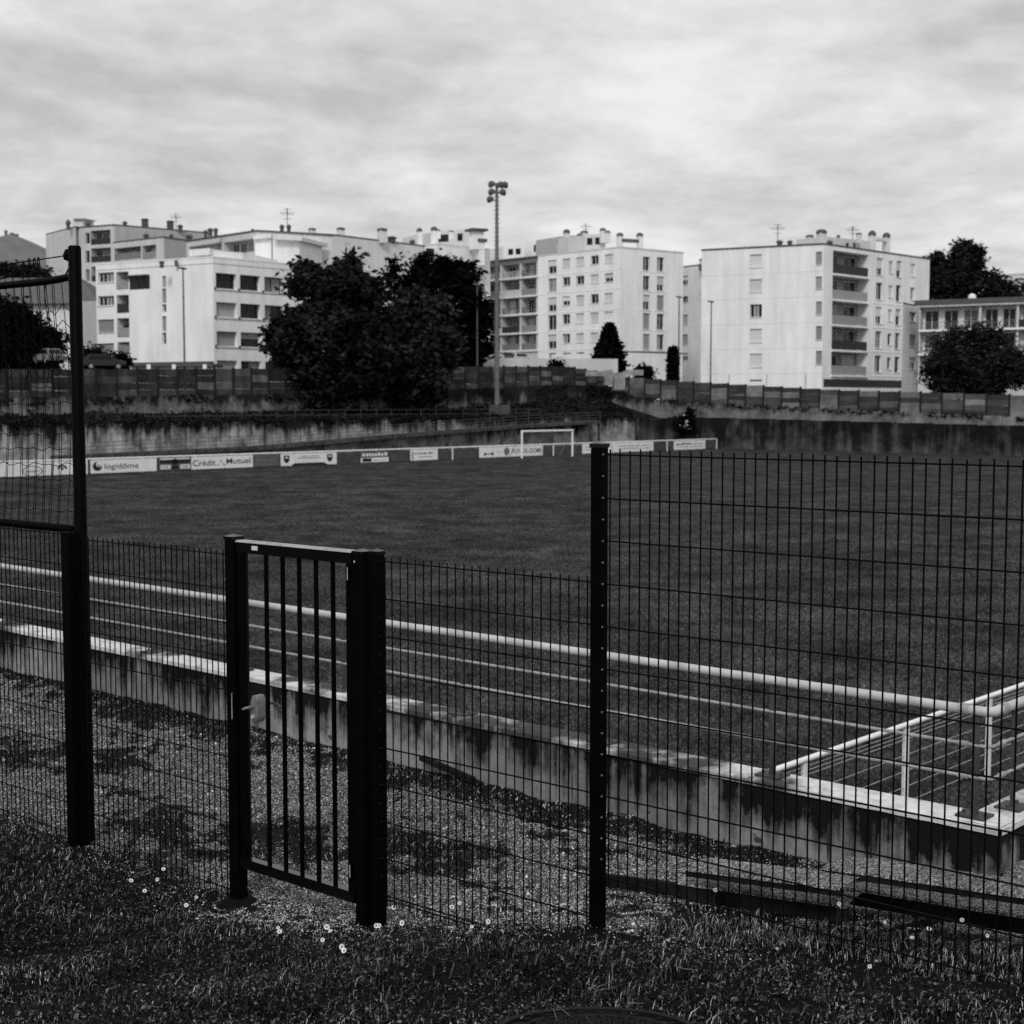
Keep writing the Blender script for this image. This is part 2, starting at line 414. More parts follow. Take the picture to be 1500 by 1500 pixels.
us2 = np.unique(np.concatenate([np.linspace(-30, -4, 14), np.linspace(-4, 12, 260), np.linspace(12, 60, 14)]))
gp = sheet('gravel_path', 0, np.linspace(0, 1, 56), M['gravel'], 0, far_w, us2)
_co = np.zeros(len(gp.data.vertices) * 3, np.float32); gp.data.vertices.foreach_get('co', _co); _co = _co.reshape(-1, 3)[:, :2] - O
gp.data.attributes.new('weedy', 'FLOAT', 'POINT').data.foreach_set('value', weed_mask(_co @ FL, _co @ FN).astype(np.float32))

# ---- low concrete wall between the gravel and the pitch
M['lowwall'] = concrete('low_wall_concrete', .25, .007, WT, .50, 3.8, 1.0, .45, .5, .12)
M['lowcap'] = plain('pale_wall_coping', .50, .45, 2.2, .85, .15, .5, 25, .01)
t = NT('pale_wall_coping2'); n1 = t.noise(.8, detail=7, rough=.62, dist=.1); n2 = t.noise(12, detail=5)
M['lowcap'] = t.done(t.math('MULTIPLY', t.remap(n1, .42, .50, .06, .66), t.remap(n2, .3, .7, .7, 1.15)), .85, .15, t.noise(25, detail=6), .6, .012)
lw = thing('low_wall', (*(CORNER + B * 6), WALL_BASE), 'low stained concrete wall with pale crumbling top under the tube rail', 'wall')
def wall_run(P, D, N, length, name_parent, n=160):
    """near face as a strip of small facets with a worn arris; D along, N towards the pitch"""
    m = MB(); cap = MB(); th = .24
    vs_, fs = [], []
    rows = [0.0, .5, .85, 1.0]
    for i in range(n + 1):
        s = length * i / n; p = P + D * s
        chip = max(0, hash_noise(s, 3.0, 1.9, 5) * .5 + hash_noise(s, 9.0, 6.5, 2) * .4 - .12) * .05
        for r in rows:
            z = WALL_BASE - .25 + (WT - .035 - WALL_BASE + .25) * r
            q = p + N * (0.0 if r < 1 else .004)
            vs_.append((q[0], q[1], z - (chip * .5 if r == 1.0 else 0)))
    k = len(rows)
    for i in range(n):
        for j in range(k - 1): fs.append((i * k + j, (i + 1) * k + j, (i + 1) * k + j + 1, i * k + j + 1))
    m.add(vs_, fs)
    b0, b1 = P + N * th, P + N * th + D * length
    m.quad((*b0, 0), (*b1, 0), (*b1, WT - .04), (*b0, WT - .04))
    m.build('wall_face', M['lowwall'], name_parent)
    # coping: chipped, uneven slab
    vs_, fs = [], []
    for i in range(n + 1):
        s = length * i / n; p = P + D * s
        c1 = max(0, hash_noise(s, 1.0, 2.3, 8) * .6 + hash_noise(s, 4.0, 7.5, 1) * .5 + .1 * random.random() - .25)
        dn = .035 * c1; dz = -.03 * c1 - .004 * random.random()
        prof = [(-.012 + dn, WT - .045), (-.012 + dn, WT - .008 + dz), (.01 + dn, WT + dz * .6), (.16, WT + .006 * hash_noise(s, 7, 3)), (th + .01, WT - .004), (th + .01, WT - .045)]
        for a_, z in prof:
            q = p + N * a_; vs_.append((q[0], q[1], z))
    k = 6
    for i in range(n):
        for j in range(k - 1): fs.append((i * k + j, (i + 1) * k + j, (i + 1) * k + j + 1, i * k + j + 1))
    cap.add(vs_, fs); c = cap.build('coping', M['lowcap'], name_parent); smoothed(c, 50)
wall_run(CORNER, B, A, 26.0, lw, 420)
wall_run(CORNER, A, B, 9.0, lw, 90)

# ---- tube rail on the wall
rail = thing('guard_rail', (*(CORNER + B * 5), WT), 'galvanised three tube guard rail on plates along the low wall', 'railing')
zr = [wall_hit(860, 962)[1], wall_hit(860, 1004)[1], wall_hit(860, 1043)[1]]
off = A * .12 + B * .12
RC = CORNER + off
for z, r in zip(zr, (.029, .0105, .0105)):
    m = MB(); m.tube([(*(RC + B * 25), z), (*(RC + B * .10), z), (*(RC + B * .03), z), (*(RC + A * .03), z), (*(RC + A * .10), z), (*(RC + A * 9), z)], r, 12)
    o = m.build('top_tube' if r > .02 else 'tube', M['galv_top' if r > .02 else 'galv'], rail); smoothed(o, 60)
    for q in (RC + B * .16, RC + A * .16):
        m = MB(); D_ = B if q is not None and abs(np.dot(q - RC, A)) < .05 else A
        m.tube([(*(q - D_ * .03), z), (*(q + D_ * .03), z)], r + .006, 12); m.build('sleeve', M['galv'], rail)
def rail_post(P, D):
    m = MB(); ang = math.atan2(D[1], D[0])
    m.box((*P, (WT + zr[0]) / 2), (.045, .014, zr[0] - WT), ang); o = m.build('post', M['rail_post'], rail)
    m = MB(); m.box((*P, WT + .008), (.17, .15, .012), ang)
    for a_ in (-.065, .065):
        m.lathe((*(P + D * a_), WT + .012), [(.011, 0), (.011, .018), (.006, .02)], 8)
    m.build('base_plate', M['rail_post'], o)
s0 = (1420, 1120, 665, 218)
posts_s = [wall_hit(px, 1150)[0] - s_corner - .1 for px in s0]
step = (posts_s[2] - posts_s[1]) / 2
plist = [posts_s[0], posts_s[1]] + [posts_s[1] + step * k for k in range(1, 14)]
for s in plist:
    if s < 25: rail_post(RC + B * s, B)
for s in (.32, 2.2, 4.1, 6.0, 7.9): rail_post(RC + A * s, A)

# ---- black wire fences
def vwire_mesh(r=.0039):
    m = MB(); m.tube([(0, 0, 0), (0, 0, 1)], r, 6); return m.mesh('vertical_wire', M['black_wire'])
def hwire_mesh(r=.0041):
    m = MB(); m.tube([(0, 0, 0), (1, 0, 0)], r, 6); return m.mesh('horizontal_wire', M['black_wire'])
VW, HW = vwire_mesh(), hwire_mesh()
ANG_L = math.atan2(FL[1], FL[0])
def wire_panel(root, u0, u1, z0, z1, w=0.0, pitch=.055, hstep=.2, tip=.025, n_extra=0):
    n = int(round((u1 - u0) / pitch))
    p = (u1 - u0) / n
    for i in range(n):
        u = u0 + p * (i + .5); q = uw(u, w)
        o = inst('vertical_wire', VW, root, (q[0], q[1], z0 - .02), 0, (1, 1, z1 - z0 + tip + .02 + random.uniform(-.004, .004)))
        o.rotation_euler = (random.gauss(0, .0008), random.gauss(0, .0008), 0)
    z = z1; q = uw(u0, w - .006)
    while z > z0 + .03:
        inst('horizontal_wire', HW, root, (q[0], q[1], z), ANG_L, (u1 - u0, 1, 1), 0, random.gauss(0, .0005)); z -= hstep
    inst('horizontal_wire', HW, root, (q[0], q[1], z0 + .015), ANG_L, (u1 - u0, 1, 1))
def square_post(root, u, w, zb, zt, sx, cap=True, mat='black', name='post'):
    q = uw(u, w); m = MB(); b = .006
    h = sx / 2
    prof = [(-h + b, -h), (h - b, -h), (h, -h + b), (h, h - b), (h - b, h), (-h + b, h), (-h, h - b), (-h, -h + b)]
    co, si = math.cos(ANG_L), math.sin(ANG_L)
    m.prism([(q[0] + x * co - y * si, q[1] + x * si + y * co) for x, y in prof], zb, zt)
    o = m.build(name, M[mat], root)
    if cap:
        c = MB(); k = sx + .005
        c.box((q[0], q[1], zt + .008), (k, k, .018), ANG_L)
        base = []
        for x, y in ((-1, -1), (1, -1), (1, 1), (-1, 1)):
            x, y = x * k / 2, y * k / 2
            base.append((q[0] + x * co - y * si, q[1] + x * si + y * co, zt + .0172))
        c.add(base + [(q[0], q[1], zt + .030)], [(0, 1, 4), (1, 2, 4), (2, 3, 4), (3, 0, 4)])
        c.build('cap', M['black_gloss'], o)
    return o
# tall panel to the right of the tall square post
z_top_tall = fz(875, 655)[1]; zg = lambda u, w=0: float(terr(u, w))
root = thing('tall_wire_fence', (*uw(-1.0, 0), zg(-1)), 'tall black welded wire fence panel with capped square post right of the low fence', 'fence')
square_post(root, 0, 0, zg(0) - .1, z_top_tall, .062)
zw_top = fz(892, 666)[1]; zw_bot = zw_top - 2.0
wire_panel(root, -2.55, -.036, zw_bot, zw_top)
square_post(root, -2.59, 0, zg(-2.6) - .1, z_top_tall, .062)
CLIP = MB().lathe((0, 0, 0), [(.0055, -.003), (.0055, .002), (.003, .005)], 8).mesh('clip', M['clip'])
CLIP2 = MB().lathe((0, 0, 0), [(.005, -.003), (.005, .002), (.003, .004)], 8).mesh('clip', M['black_gloss'])
for k in range(20):
    z = zw_top - .1 * k; q = uw(-.0335, -.016)
    o = inst('clip', CLIP, root, (q[0], q[1], z), ANG_L, (1, 1, 1), 0, 0); o.rotation_euler = (math.pi / 2, 0, ANG_L - math.pi / 2)
# low panel between gate and the tall post
u_g1 = fz(556, 1340)[0]; u_h = fz(537, 1340)[0]; u_gl = fz(350, 1320)[0]
z_low = fz(714, 837)[1]
root = thing('low_wire_fence', (*uw(.7, 0), zg(.7)), 'lower black wire fence panel between the gate and the tall square post', 'fence')
wire_panel(root, .036, u_g1 - .03, zg(.7) - .02, z_low)
square_post(root, u_g1, .0, zg(u_g1) - .1, fz(556, 812)[1], .060)
for k in range(18):
    z = z_low - .1 * k; q = uw(u_g1 - .0325, -.016)
    if z > zg(u_g1): 
        o = inst('clip', CLIP2, root, (q[0], q[1], z)); o.rotation_euler = (math.pi / 2, 0, ANG_L - math.pi / 2)
# low panel left of the gate
NPO = O + FN * .05; u_np = plan_hit(128.5, 1238, NPO, FL)[0]; u_lp = plan_hit(112, 1238, O - FN * .03, FL)[0]
root = thing('low_wire_fence', (*uw(u_gl + .8, 0), zg(u_gl + .8)), 'lower black wire fence panel between the gate and the tall net post', 'fence')
z_lowl = fz(225, 801)[1]
square_post(root, u_gl + .058, .0, zg(u_gl) - .1, fz(334, 813)[1], .028, False)
wire_panel(root, u_gl + .075, u_np - .02, zg(u_gl + .9) - .06, z_lowl)
# fence that runs on past the net post
z_lo2 = fz(60, 779)[1]
root = thing('low_wire_fence', (*uw(u_lp + 1, 0), zg(u_lp + 1)), 'black wire fence running under the ball net past the tall round post', 'fence')
square_post(root, u_lp, -.03, zg(u_lp) - .1, fz(100, 778)[1], .085, False)
wire_panel(root, u_lp + .04, u_lp + 2.5, zg(u_lp + 1.2) - .03, z_lo2)
square_post(root, u_lp + 2.55, 0, zg(u_lp + 2.5) - .1, z_lo2, .06)

# ---- gate
root = thing('gate', (*uw((u_gl + u_h) / 2, 0), zg((u_gl + u_h) / 2)), 'narrow black metal gate of upright bars with lever lock and capped posts', 'gate')
zt = fz(348, 790)[1]
square_post(root, u_gl, 0, zg(u_gl) - .1, zt, .080, name='gate_post')
square_post(root, u_h + .008, 0, zg(u_h) - .1, fz(537, 812)[1], .080, name='gate_post')
# earth-coloured foot of the latch post
q = uw(u_gl, 0); m = MB(); m.lathe((q[0], q[1], zg(u_gl) - .03), [(.17, 0), (.13, .035), (.085, .062), (.05, .075)], 14); m.build('post_foot', M['soil'], root)
ul, ur = u_gl - .055, u_h + .065                        # leaf edges
zlt = fz(370, 795)[1]; zlb = fz(374, 1274)[1]
leaf_w = -.005
def fbar(u0_, z0_, u1_, z1_, th, hh, name, par, mat='black', w=leaf_w):
    m = MB(); a_, b_ = uw(u0_, w), uw(u1_, w)
    m.bar((a_[0], a_[1], z0_), (b_[0], b_[1], z1_), th, hh); return m.build(name, M[mat], par)
fr = MB()
fbar(ul, zlt - .03, ur, zlt - .03, .05, .06, 'top_rail', root, 'black_gloss')
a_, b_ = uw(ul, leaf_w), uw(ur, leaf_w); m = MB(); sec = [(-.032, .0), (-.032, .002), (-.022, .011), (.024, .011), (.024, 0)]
m.add([(p_[0] + FN[0] * x, p_[1] + FN[1] * x, zlt + .0005 + z) for p_ in (a_, b_) for x, z in sec], [(i, (i + 1) % 5, 5 + (i + 1) % 5, 5 + i) for i in range(5)] + [(4, 3, 2, 1, 0), (5, 6, 7, 8, 9)]); m.build('top_highlight_strip', M['galv'], root)  # added pale strip, its colour paints the sky's highlight along the top rail
fbar(ul, zlb + .03, ur, zlb + .03, .05, .06, 'bottom_rail', root, 'black_gloss')
fbar(ul - .03, zlb + .061, ul - .03, zlt - .061, .05, .06, 'stile', root)
fbar(ur + .03, zlb + .061, ur + .03, zlt - .061, .05, .06, 'stile', root)
for k in range(5):
    px = (393, 417, 441, 465.5, 490)[k]; u = fz(px, 1000)[0]; q = uw(u, leaf_w)
    m = MB(); m.tube([(q[0], q[1], zlb + .055), (q[0], q[1], zlt - .055)], .0135, 12); o = m.build('bar', M['black'], root); smoothed(o, 60)
# lock: curved case, keep plate, two levers
zl = fz(383, 1037)[1]; u = fz(381, 1037)[0]; q = uw(u, -.045)
m = MB(); hx, hz = .030, .078
prof = []
for k in range(20):
    a_ = 2 * math.pi * k / 20; ca, sa = math.cos(a_), math.sin(a_)
    prof.append((hx * math.copysign(abs(ca) ** .55, ca), hz * math.copysign(abs(sa) ** .7, sa)))
vv = [(q[0] + FL[0] * x + FN[0] * d_, q[1] + FL[1] * x + FN[1] * d_, zl + z) for d_, s_ in ((.0, .9), (.006, 1.0), (.06, 1.0)) for x, z in [(x * s_, z * s_) for x, z in prof]]
fs = [(i * 20 + j, i * 20 + (j + 1) % 20, (i + 1) * 20 + (j + 1) % 20, (i + 1) * 20 + j) for i in range(2) for j in range(20)] + [tuple(range(20))]
m.add(vv, fs); lock = m.build('lock_case', M['lock'], root); smoothed(lock, 50)
def lev(sgn, px_from):
    m = MB(); a_ = uw(u + .008, -.045 if sgn < 0 else .06); n_ = FN * sgn
    p0 = np.array([*a_, zl + .012]); p1 = p0 + np.array([*(n_ * .045), 0])
    p2 = p1 + np.array([*(FL * (.034 if sgn < 0 else -.075)), -.012 if sgn < 0 else -.02])
    m.tube([p0, p1 * .85 + p0 * .15, p1 + (p2 - p1) * .12, p2], .0085, 10); return smoothed(m.build('lever', M['rail_post' if sgn > 0 else 'lock'], lock), 60)
lev(-1, 0); lev(1, 0)
m = MB(); a_ = uw(u, -.049); m.tube([(a_[0], a_[1], zl - .045), (a_[0] - FN[0] * .012, a_[1] - FN[1] * .012, zl - .045)], .012, 12); m.build('key_cylinder', M['bright_metal'], lock)
uk, zk = fz(358, 1034); a_ = uw(u_gl - .018, -.0425); m = MB(); m.bar((a_[0], a_[1], zk - .075), (a_[0], a_[1], zk + .075), .004, .032); m.build('strike_plate', M['galv'], root)
# hinges and small label on the top rail
for py in (839, 1272):
    z = fz(523, py)[1]; a_ = uw(ur + .005, -.05)
    m = MB(); m.tube([(a_[0], a_[1], z - .045), (a_[0], a_[1], z + .045)], .009, 10); o = m.build('hinge', M['black'], root)
    m = MB(); m.bar((a_[0] - .003, a_[1] - .008, z - .034), (a_[0] - .003, a_[1] - .008, z + .034), .004, .008); m.build('hinge_pin', M['bright_metal'], o)
us_, zs_ = fz(375, 802); a_ = uw(us_, leaf_w - .0268); m = MB()
m.frame_box((a_[0], a_[1], zs_ - .012), (*(FL * -.052), 0), (*(FN * -.0015), 0), (0, 0, .024)); m.build('maker_label', M['sticker'], root)
us_, zs_ = fz(528, 822); a_ = uw(u_h + .03, -.0415); m = MB(); m.lathe((0, 0, 0), [(.007, 0), (.007, .003)], 10)
o = m.build('rivet', M['sticker'], root); o.matrix_parent_inverse = Matrix.Identity(4); o.location = Vector((a_[0], a_[1], zs_)) - root.location; o.rotation_euler = (math.pi / 2, 0, ANG_L - math.pi / 2)

# ---- tall round post with tubes and ball net
root = thing('ball_stop_net', (*uw(u_np, .05), zg(u_np)), 'tall black round post with tubes carrying a sagging ball stop net', 'net')
q = uw(u_np, .05); ztp = plan_hit(109, 360, q, FL)[1]
m = MB(); m.tube([(q[0], q[1], zg(u_np) - .1), (q[0], q[1], ztp - .012), (q[0], q[1], ztp)], [.0415, .0415, .034], 20); smoothed(m.build('post', M['black'], root), 50)
ztt = plan_hit(60, 413, q, FL)[1]; ztl = plan_hit(60, 770, q, FL)[1]
def nuw(du, dw=0): return q + FL * du + FN * dw
m = MB(); m.tube([(*nuw(.03), ztt + .014), (*nuw(.10), ztt + .012), (*nuw(.20), ztt + .006), (*nuw(.34), ztt + .001), (*nuw(.5), ztt), (*nuw(3.4), ztt)], [.018, .024, .025, .025, .025, .025], 14); smoothed(m.build('top_tube', M['black'], root), 60)
m = MB(); m.tube([(*nuw(.05, -.02), ztl), (*nuw(.07, -.02), ztl), (*nuw(3.4, -.02), ztl)], [.018, .027, .027], 14); smoothed(m.build('lower_tube', M['black'], root), 60)
m = MB(); m.lathe((*nuw(.055, 0), plan_hit(100, 374, q, FL)[1]), [(.012, -.04), (.04, -.03), (.045, 0), (.03, .035), (.012, .04)], 12); m.build('bracket', M['black'], root)
zc = plan_hit(60, 380, q, FL)[1]
def cable_z(du): return zc + .12 - .36 * min(du, 1.2) * .33 - .02 * max(du - 1.2, 0)
zcp = plan_hit(98, 374, q, FL)[1]; zc0 = plan_hit(0, 388, q, FL)[1]; du0 = plan_hit(0, 388, q, FL)[0]
def cable_z(du): return zcp + (zc0 - zcp) * du / du0
m = MB(); m.tube([(*nuw(.04), cable_z(.04)), (*nuw(3.4), cable_z(du0) - .05)], .0045, 6); m.build('cable', M['cord'], root)
for du in (.42, .47, .53, .82, .87, 1.15, 1.2):
    m = MB(); z = cable_z(du); m.tube([(*nuw(du, 0), z + .016), (*nuw(du + .014), z), (*nuw(du + .01), z - .05), (*nuw(du - .008), z - .055), (*nuw(du - .01), z), (*nuw(du), z + .016)], .0045, 6); m.build('hook', M['black'], root)
# net cords: head rope, uprights, cross cords
def head_z(du): return cable_z(du) - .045 - .05 * abs(math.sin(du * 5.2)) - (.07 if .06 < du < .3 else 0) * math.sin((du - .06) / .24 * math.pi)
pts = [(*nuw(du, .005), head_z(du)) for du in np.linspace(.04, 3.3, 46)]
m = MB(); m.tube(pts, .0055, 6); m.build('head_rope', M['cord'], root)
cols = []
for i in range(34):
    du = .08 + .095 * i + random.uniform(-.012, .012); cols.append(du)
    for pair in range(2):
        if pair and random.random() < .35: continue
        o_ = .02 * pair; pts = []
        zt_, zb_ = head_z(du), ztl + .02
        for k in range(12):
            f = k / 11; z = zt_ + (zb_ - zt_) * f
            pts.append((*nuw(du + o_ + .018 * math.sin(3 * f + i) * f * (1 - f) * 2 + random.uniform(-.004, .004), .01 + .05 * math.sin(math.pi * f) * (1 if i % 2 else .6)), z))
        m = MB(); m.tube(pts, .0027, 5); m.build('net_cord', M['cord'], root)
for k in range(14):
    z = ztl + .10 + (ztt - ztl - .30) * k / 13.0
    pts = []
    for i, du in enumerate(cols):
        pts.append((*nuw(du + .01, .02), z + (.02 if i % 2 else -.02) * (.4 if k < 9 else 1.8) + random.uniform(-.008, .008) + .02 * math.exp(-du * 2)))
    m = MB(); m.tube([(*nuw(.04, .0), z + .03)] + pts, .0027, 5); m.build('net_cord', M['cord'], root)
for du in (.34, .6, .95, 1.3):
    m = MB(); m.tube([(*nuw(du), head_z(du)), (*nuw(du + .05, .02), ztt - .12), (*nuw(du - .03, .03), ztt - .45), (*nuw(du + .06, .02), ztt - .7)], .003, 5); m.build('net_cord', M['cord'], root)

# ---- concrete kerb slabs stepping down behind the tall panel
t = NT('gravelly_slab'); vr = t.n.new('ShaderNodeTexVoronoi'); vr.inputs['Scale'].default_value = 120; t.l.new(t.geo.outputs['Position'], vr.inputs['Vector'])
sp_ = t.n.new('ShaderNodeSeparateColor'); t.l.new(vr.outputs['Color'], sp_.inputs[0])
top_ = t.remap(t.math('POWER', sp_.outputs[0], 2.0), 0, 1, .05, .55)
nz = t.n.new('ShaderNodeSeparateXYZ'); t.l.new(t.geo.outputs['Normal'], nz.inputs[0])
M['slab'] = t.done(t.math('MULTIPLY', top_, t.remap(t.noise(2.5, detail=5), .3, .7, .5, 1.2)), .9, .1, vr.outputs['Distance'], .7, .012)
M['sleeper'] = plain('tarred_timber_edge', .014, .8, 6, .9, .05, .5, 30, .01)
def terrain_hit(px, py, lift=0.0):
    d = ray(px, py); lo, hi = 3.0, 14.0
    for _ in range(40):
        m_ = (lo + hi) / 2; q = d * (m_ / d[1])
        if CZ + q[2] > float(terr_xy(q[0], q[1])) + lift: lo = m_
        else: hi = m_
    q = d * (lo / d[1]); return np.array([q[0], q[1], CZ + q[2]])
def step_slab(px0, py0, px1, py1, depth, thick, label, lift):
    p0, p1 = terrain_hit(px0, py0, lift), terrain_hit(px1, py1, lift)
    d3 = p1 - p0; L = np.linalg.norm(d3[:2]); d = d3[:2] / L; sl = d3[2] / L
    nn = np.array([-d[1], d[0]]);  nn = nn if nn[1] > 0 else -nn
    r = thing('step_slab', (p0[0] + d[0] * L / 2, p0[1] + d[1] * L / 2, p0[2] - thick), label, 'slab', 'stepped slabs by the low wall')
    n = 60; vs_, fs = [], []
    for i in range(n + 1):
        s = L * i / n; q = p0[:2] + d * s; z = p0[2] + sl * s
        j = .006 * hash_noise(s, py0, 7.0, 2)
        for a_, zz in ((0 + j, z - .012), (.012 + j, z + .004 * hash_noise(s, 1, 11)), (depth * .5, z + .010 * hash_noise(s, 5, 6) + .004), (depth, z)):
            x = q + nn * a_; vs_.append((x[0], x[1], zz))
    for i in range(n):
        for jn in range(3): fs.append((i * 4 + jn, (i + 1) * 4 + jn, (i + 1) * 4 + jn + 1, i * 4 + jn + 1))
    m = MB(); m.add(vs_, fs); m.build('gravel_top', M['slab'], r)
    m = MB(); m.frame_box((*(p0[:2] + nn * .008), p0[2] - thick), (*(d * L), sl * L), (*(nn * .035), 0), (0, 0, thick - .013)); m.build('front_edge', M['sleeper'], r)
    m = MB(); m.frame_box((*(p0[:2] + nn * .045), p0[2] - thick), (*(d * .03), 0), (*(nn * (depth - .05)), 0), (0, 0, thick - .014)); m.build('end_edge', M['sleeper'], r)
    return r
step_slab(1003, 1272, 1230, 1301, .24, .045, 'gravel topped slab by the low wall, upper of the pair ending beside the tall post', .20)
step_slab(990, 1292, 1240, 1328, .24, .09, 'gravel topped slab low on the ground, reaching nearest the tall square post', .10)
step_slab(1203, 1270, 1560, 1321, .26, .045, 'gravel topped slab against the wall corner, highest of the stepped slabs', .27)
step_slab(1190, 1292, 1560, 1352, .25, .09, 'gravel topped slab with dark edge, just in front of the highest slab', .13)
step_slab(1470, 1280, 1640, 1304, .3, .08, 'short gravel topped slab past the wall corner with white blossoms', .22)
m = MB(); p0 = terrain_hit(886, 1289, .05); p1 = terrain_hit(996, 1303, .06); m.bar(p0, p1, .03, .07)
tag(m.build('edging_board', M['sleeper']), 'short dark timber edging board lying from the tall post to the slabs', 'board')
p0 = wall_hit(626, 1126); m = MB(); a_ = WP + B * p0[0] - A * .06; p1 = wall_hit(715, 1152); b_ = WP + B * p1[0] - A * .16
m.bar((*a_, WALL_BASE + .10), (*b_, WALL_BASE + .06), .05, .035); tag(m.build('timber_plank', M['sleeper']), 'dark timber plank lying against the foot of the low wall', 'plank')

# ---- white pitch barrier on the near side, at right
zb_rail = 1.10
bp = on_level(1135, 1128, zb_rail)[:2]
root = thing('pitch_barrier', (*(bp + A * 4), 0), 'white tube pitch barrier with wire infill below the low wall corner', 'barrier')
m = MB(); m.tube([(*(bp - A * 1.0), zb_rail), (*(bp + A * 40), zb_rail)], .034, 12); smoothed(m.build('top_tube', M['rail_white'], root), 60)
bps = [plan_hit(px, 1080, bp, A)[0] for px in (1180, 1327, 1448)]
stp = (bps[2] - bps[0]) / 2
for k in range(-1, 15):
    s = bps[0] + stp * k; m = MB(); a_ = bp + A * s
    m.box((*a_, .53), (.085, .05, 1.06), math.atan2(A[1], A[0])); m.build('post', M['rail_white'], root)
M['mesh_white'] = plain('white_barrier_wire', .45, .2, 3, .5)
GW = MB().tube([(0, 0, 0), (1, 0, 0)], .0045, 5).mesh('infill_wire', M['mesh_white'])
GV = MB().tube([(0, 0, 0), (0, 0, 1)], .0018, 4).mesh('infill_wire', M['rail_post'])
angA = math.atan2(A[1], A[0])
for k in range(-1, 4):
    s = bps[0] + stp * k
    for z in (.12, .32, .52, .72, .92, .97, 1.02): inst('infill_wire', GW, root, (*(bp + A * (s + .03)), z), angA, (stp - .06, 1, 1))
    for j in range(1, 46): inst('infill_wire', GV, root, (*(bp + A * (s + stp * j / 46)), .10), 0, (1, 1, .93))

# ================================================================== FAR SIDE: goal, barrier, boards, retaining walls
BT = on_level(800, 651, 1.10)[:2]                       # a point on the far barrier's top tube
def bar_hit(px, py=660): return plan_hit(px, py, BT, A)
s_end = bar_hit(1050, 645)[0]; s_beg = bar_hit(-90, 680)[0]
root = thing('perimeter_barrier', (*(BT + A * s_end / 2), 0), 'white tube barrier carrying advertising boards behind the far goal', 'barrier')
m = MB(); m.tube([(*(BT + A * s_beg), 1.10), (*(BT + A * s_end), 1.10)], .055, 10); smoothed(m.build('top_tube', M['rail_white'], root), 60)
s = s_end
while s > s_beg:
    m = MB(); m.box((*(BT + A * s), .54), (.09, .07, 1.08), angA); m.build('post', M['rail_white'], root); s -= 4.6
M['backing'] = plain('grey_back_boards', .07, .35, 1.2, .8, .1)
m = MB(); m.frame_box((*(BT + B * .06 + A * s_beg), .06), (*(A * (s_end - s_beg)), 0), (*(B * .03), 0), (0, 0, .84)); m.build('infill_panel', M['backing'], root)

def text_mesh(txt, size, bold=0.0):
    c = bpy.data.curves.new('lettering', 'FONT'); c.body = txt; c.size = size; c.align_x = 'LEFT'; c.offset = bold
    o = bpy.data.objects.new('lettering', c); COL.objects.link(o)
    bpy.context.view_layer.update()
    dg = bpy.context.evaluated_depsgraph_get(); me = bpy.data.meshes.new_from_object(o.evaluated_get(dg))
    bpy.data.objects.remove(o); me.name = 'lettering'; me.materials.clear(); return me
OUT = -B                                                # boards face the pitch and the camera
class Board:
    def __init__(s, px0, px1, label, mat='board', z0=.08, z1=1.02, shape=None):
        s.s0, s.s1 = bar_hit(px0)[0], bar_hit(px1)[0]; s.L = s.s1 - s.s0; s.z0, s.H = z0, z1 - z0
        s.base = BT + OUT * .10
        s.root = thing('advertising_board', (*(s.base + A * (s.s0 + s.L / 2)), z0), label, 'board', 'advertising boards on the far barrier')
        m = MB()
        if shape is None: m.frame_box((*(s.base + A * s.s0), z0), (*(A * s.L), 0), (*(B * .03), 0), (0, 0, s.H))
        else:
            pts = [s.p(a_, b_) for a_, b_ in shape]; n = len(pts); back = [q + np.array([*(B * .03), 0]) for q in pts]
            m.add(pts + back, [tuple(range(n)), tuple(range(n, 2 * n))[::-1]] + [(i, (i + 1) % n, n + (i + 1) % n, n + i) for i in range(n)])
        m.build('panel', M[mat], s.root)
    def p(s, a_, b_, d=0.0):
        q = s.base + A * (s.s0 + s.L * a_) + OUT * d; return np.array([q[0], q[1], s.z0 + s.H * b_])
    def rect(s, a0, b0, a1, b1, mat='ink', name='printed_mark', d=.008):
        m = MB(); m.quad(s.p(a0, b0, d), s.p(a1, b0, d), s.p(a1, b1, d), s.p(a0, b1, d)); m.build(name, M[mat], s.root)
    def disc(s, a_, b_, r, mat='ink', name='emblem', d=.008, n=20, a0=0, a1=2 * math.pi, inner=0.0, sq=1.0):
        c = s.p(a_, b_, d); m = MB()
        P_ = lambda rr, t_: c + np.array([*(A * rr * math.cos(t_) * sq), rr * math.sin(t_)])
        for k in range(n):
            t0, t1 = a0 + (a1 - a0) * k / n, a0 + (a1 - a0) * (k + 1) / n
            m.quad(P_(inner, t0), P_(r, t0), P_(r, t1), P_(inner, t1))
        m.build(name, M[mat], s.root)
    def text(s, txt, a0, a1, b0, hgt, mat='ink', bold=0.0):
        me = text_mesh(txt, 1.0, bold); co = np.zeros(len(me.vertices) * 3, np.float32); me.vertices.foreach_get('co', co); co = co.reshape(-1, 3)
        x0, x1 = co[:, 0].min(), co[:, 0].max(); asc = .70
        q = np.zeros_like(co); X = (co[:, 0] - x0) / (x1 - x0)
        for i in range(len(co)): q[i] = s.p(a0 + (a1 - a0) * X[i], b0 + hgt * co[i, 1] / asc, .008)
        me.vertices.foreach_set('co', q.ravel()); me.materials.append(M[mat]); me.update(); link('lettering', me, s.root)
    def scribble(s, a0, a1, b, h, mat='ink_mid', n=7):   # unreadable small print
        x = a0
        while x < a1:
            w = random.uniform(.25, 1) * (a1 - a0) / n; s.rect(x, b, min(x + w, a1), b + h * random.uniform(.6, 1), mat, 'small_print'); x += w * 1.35
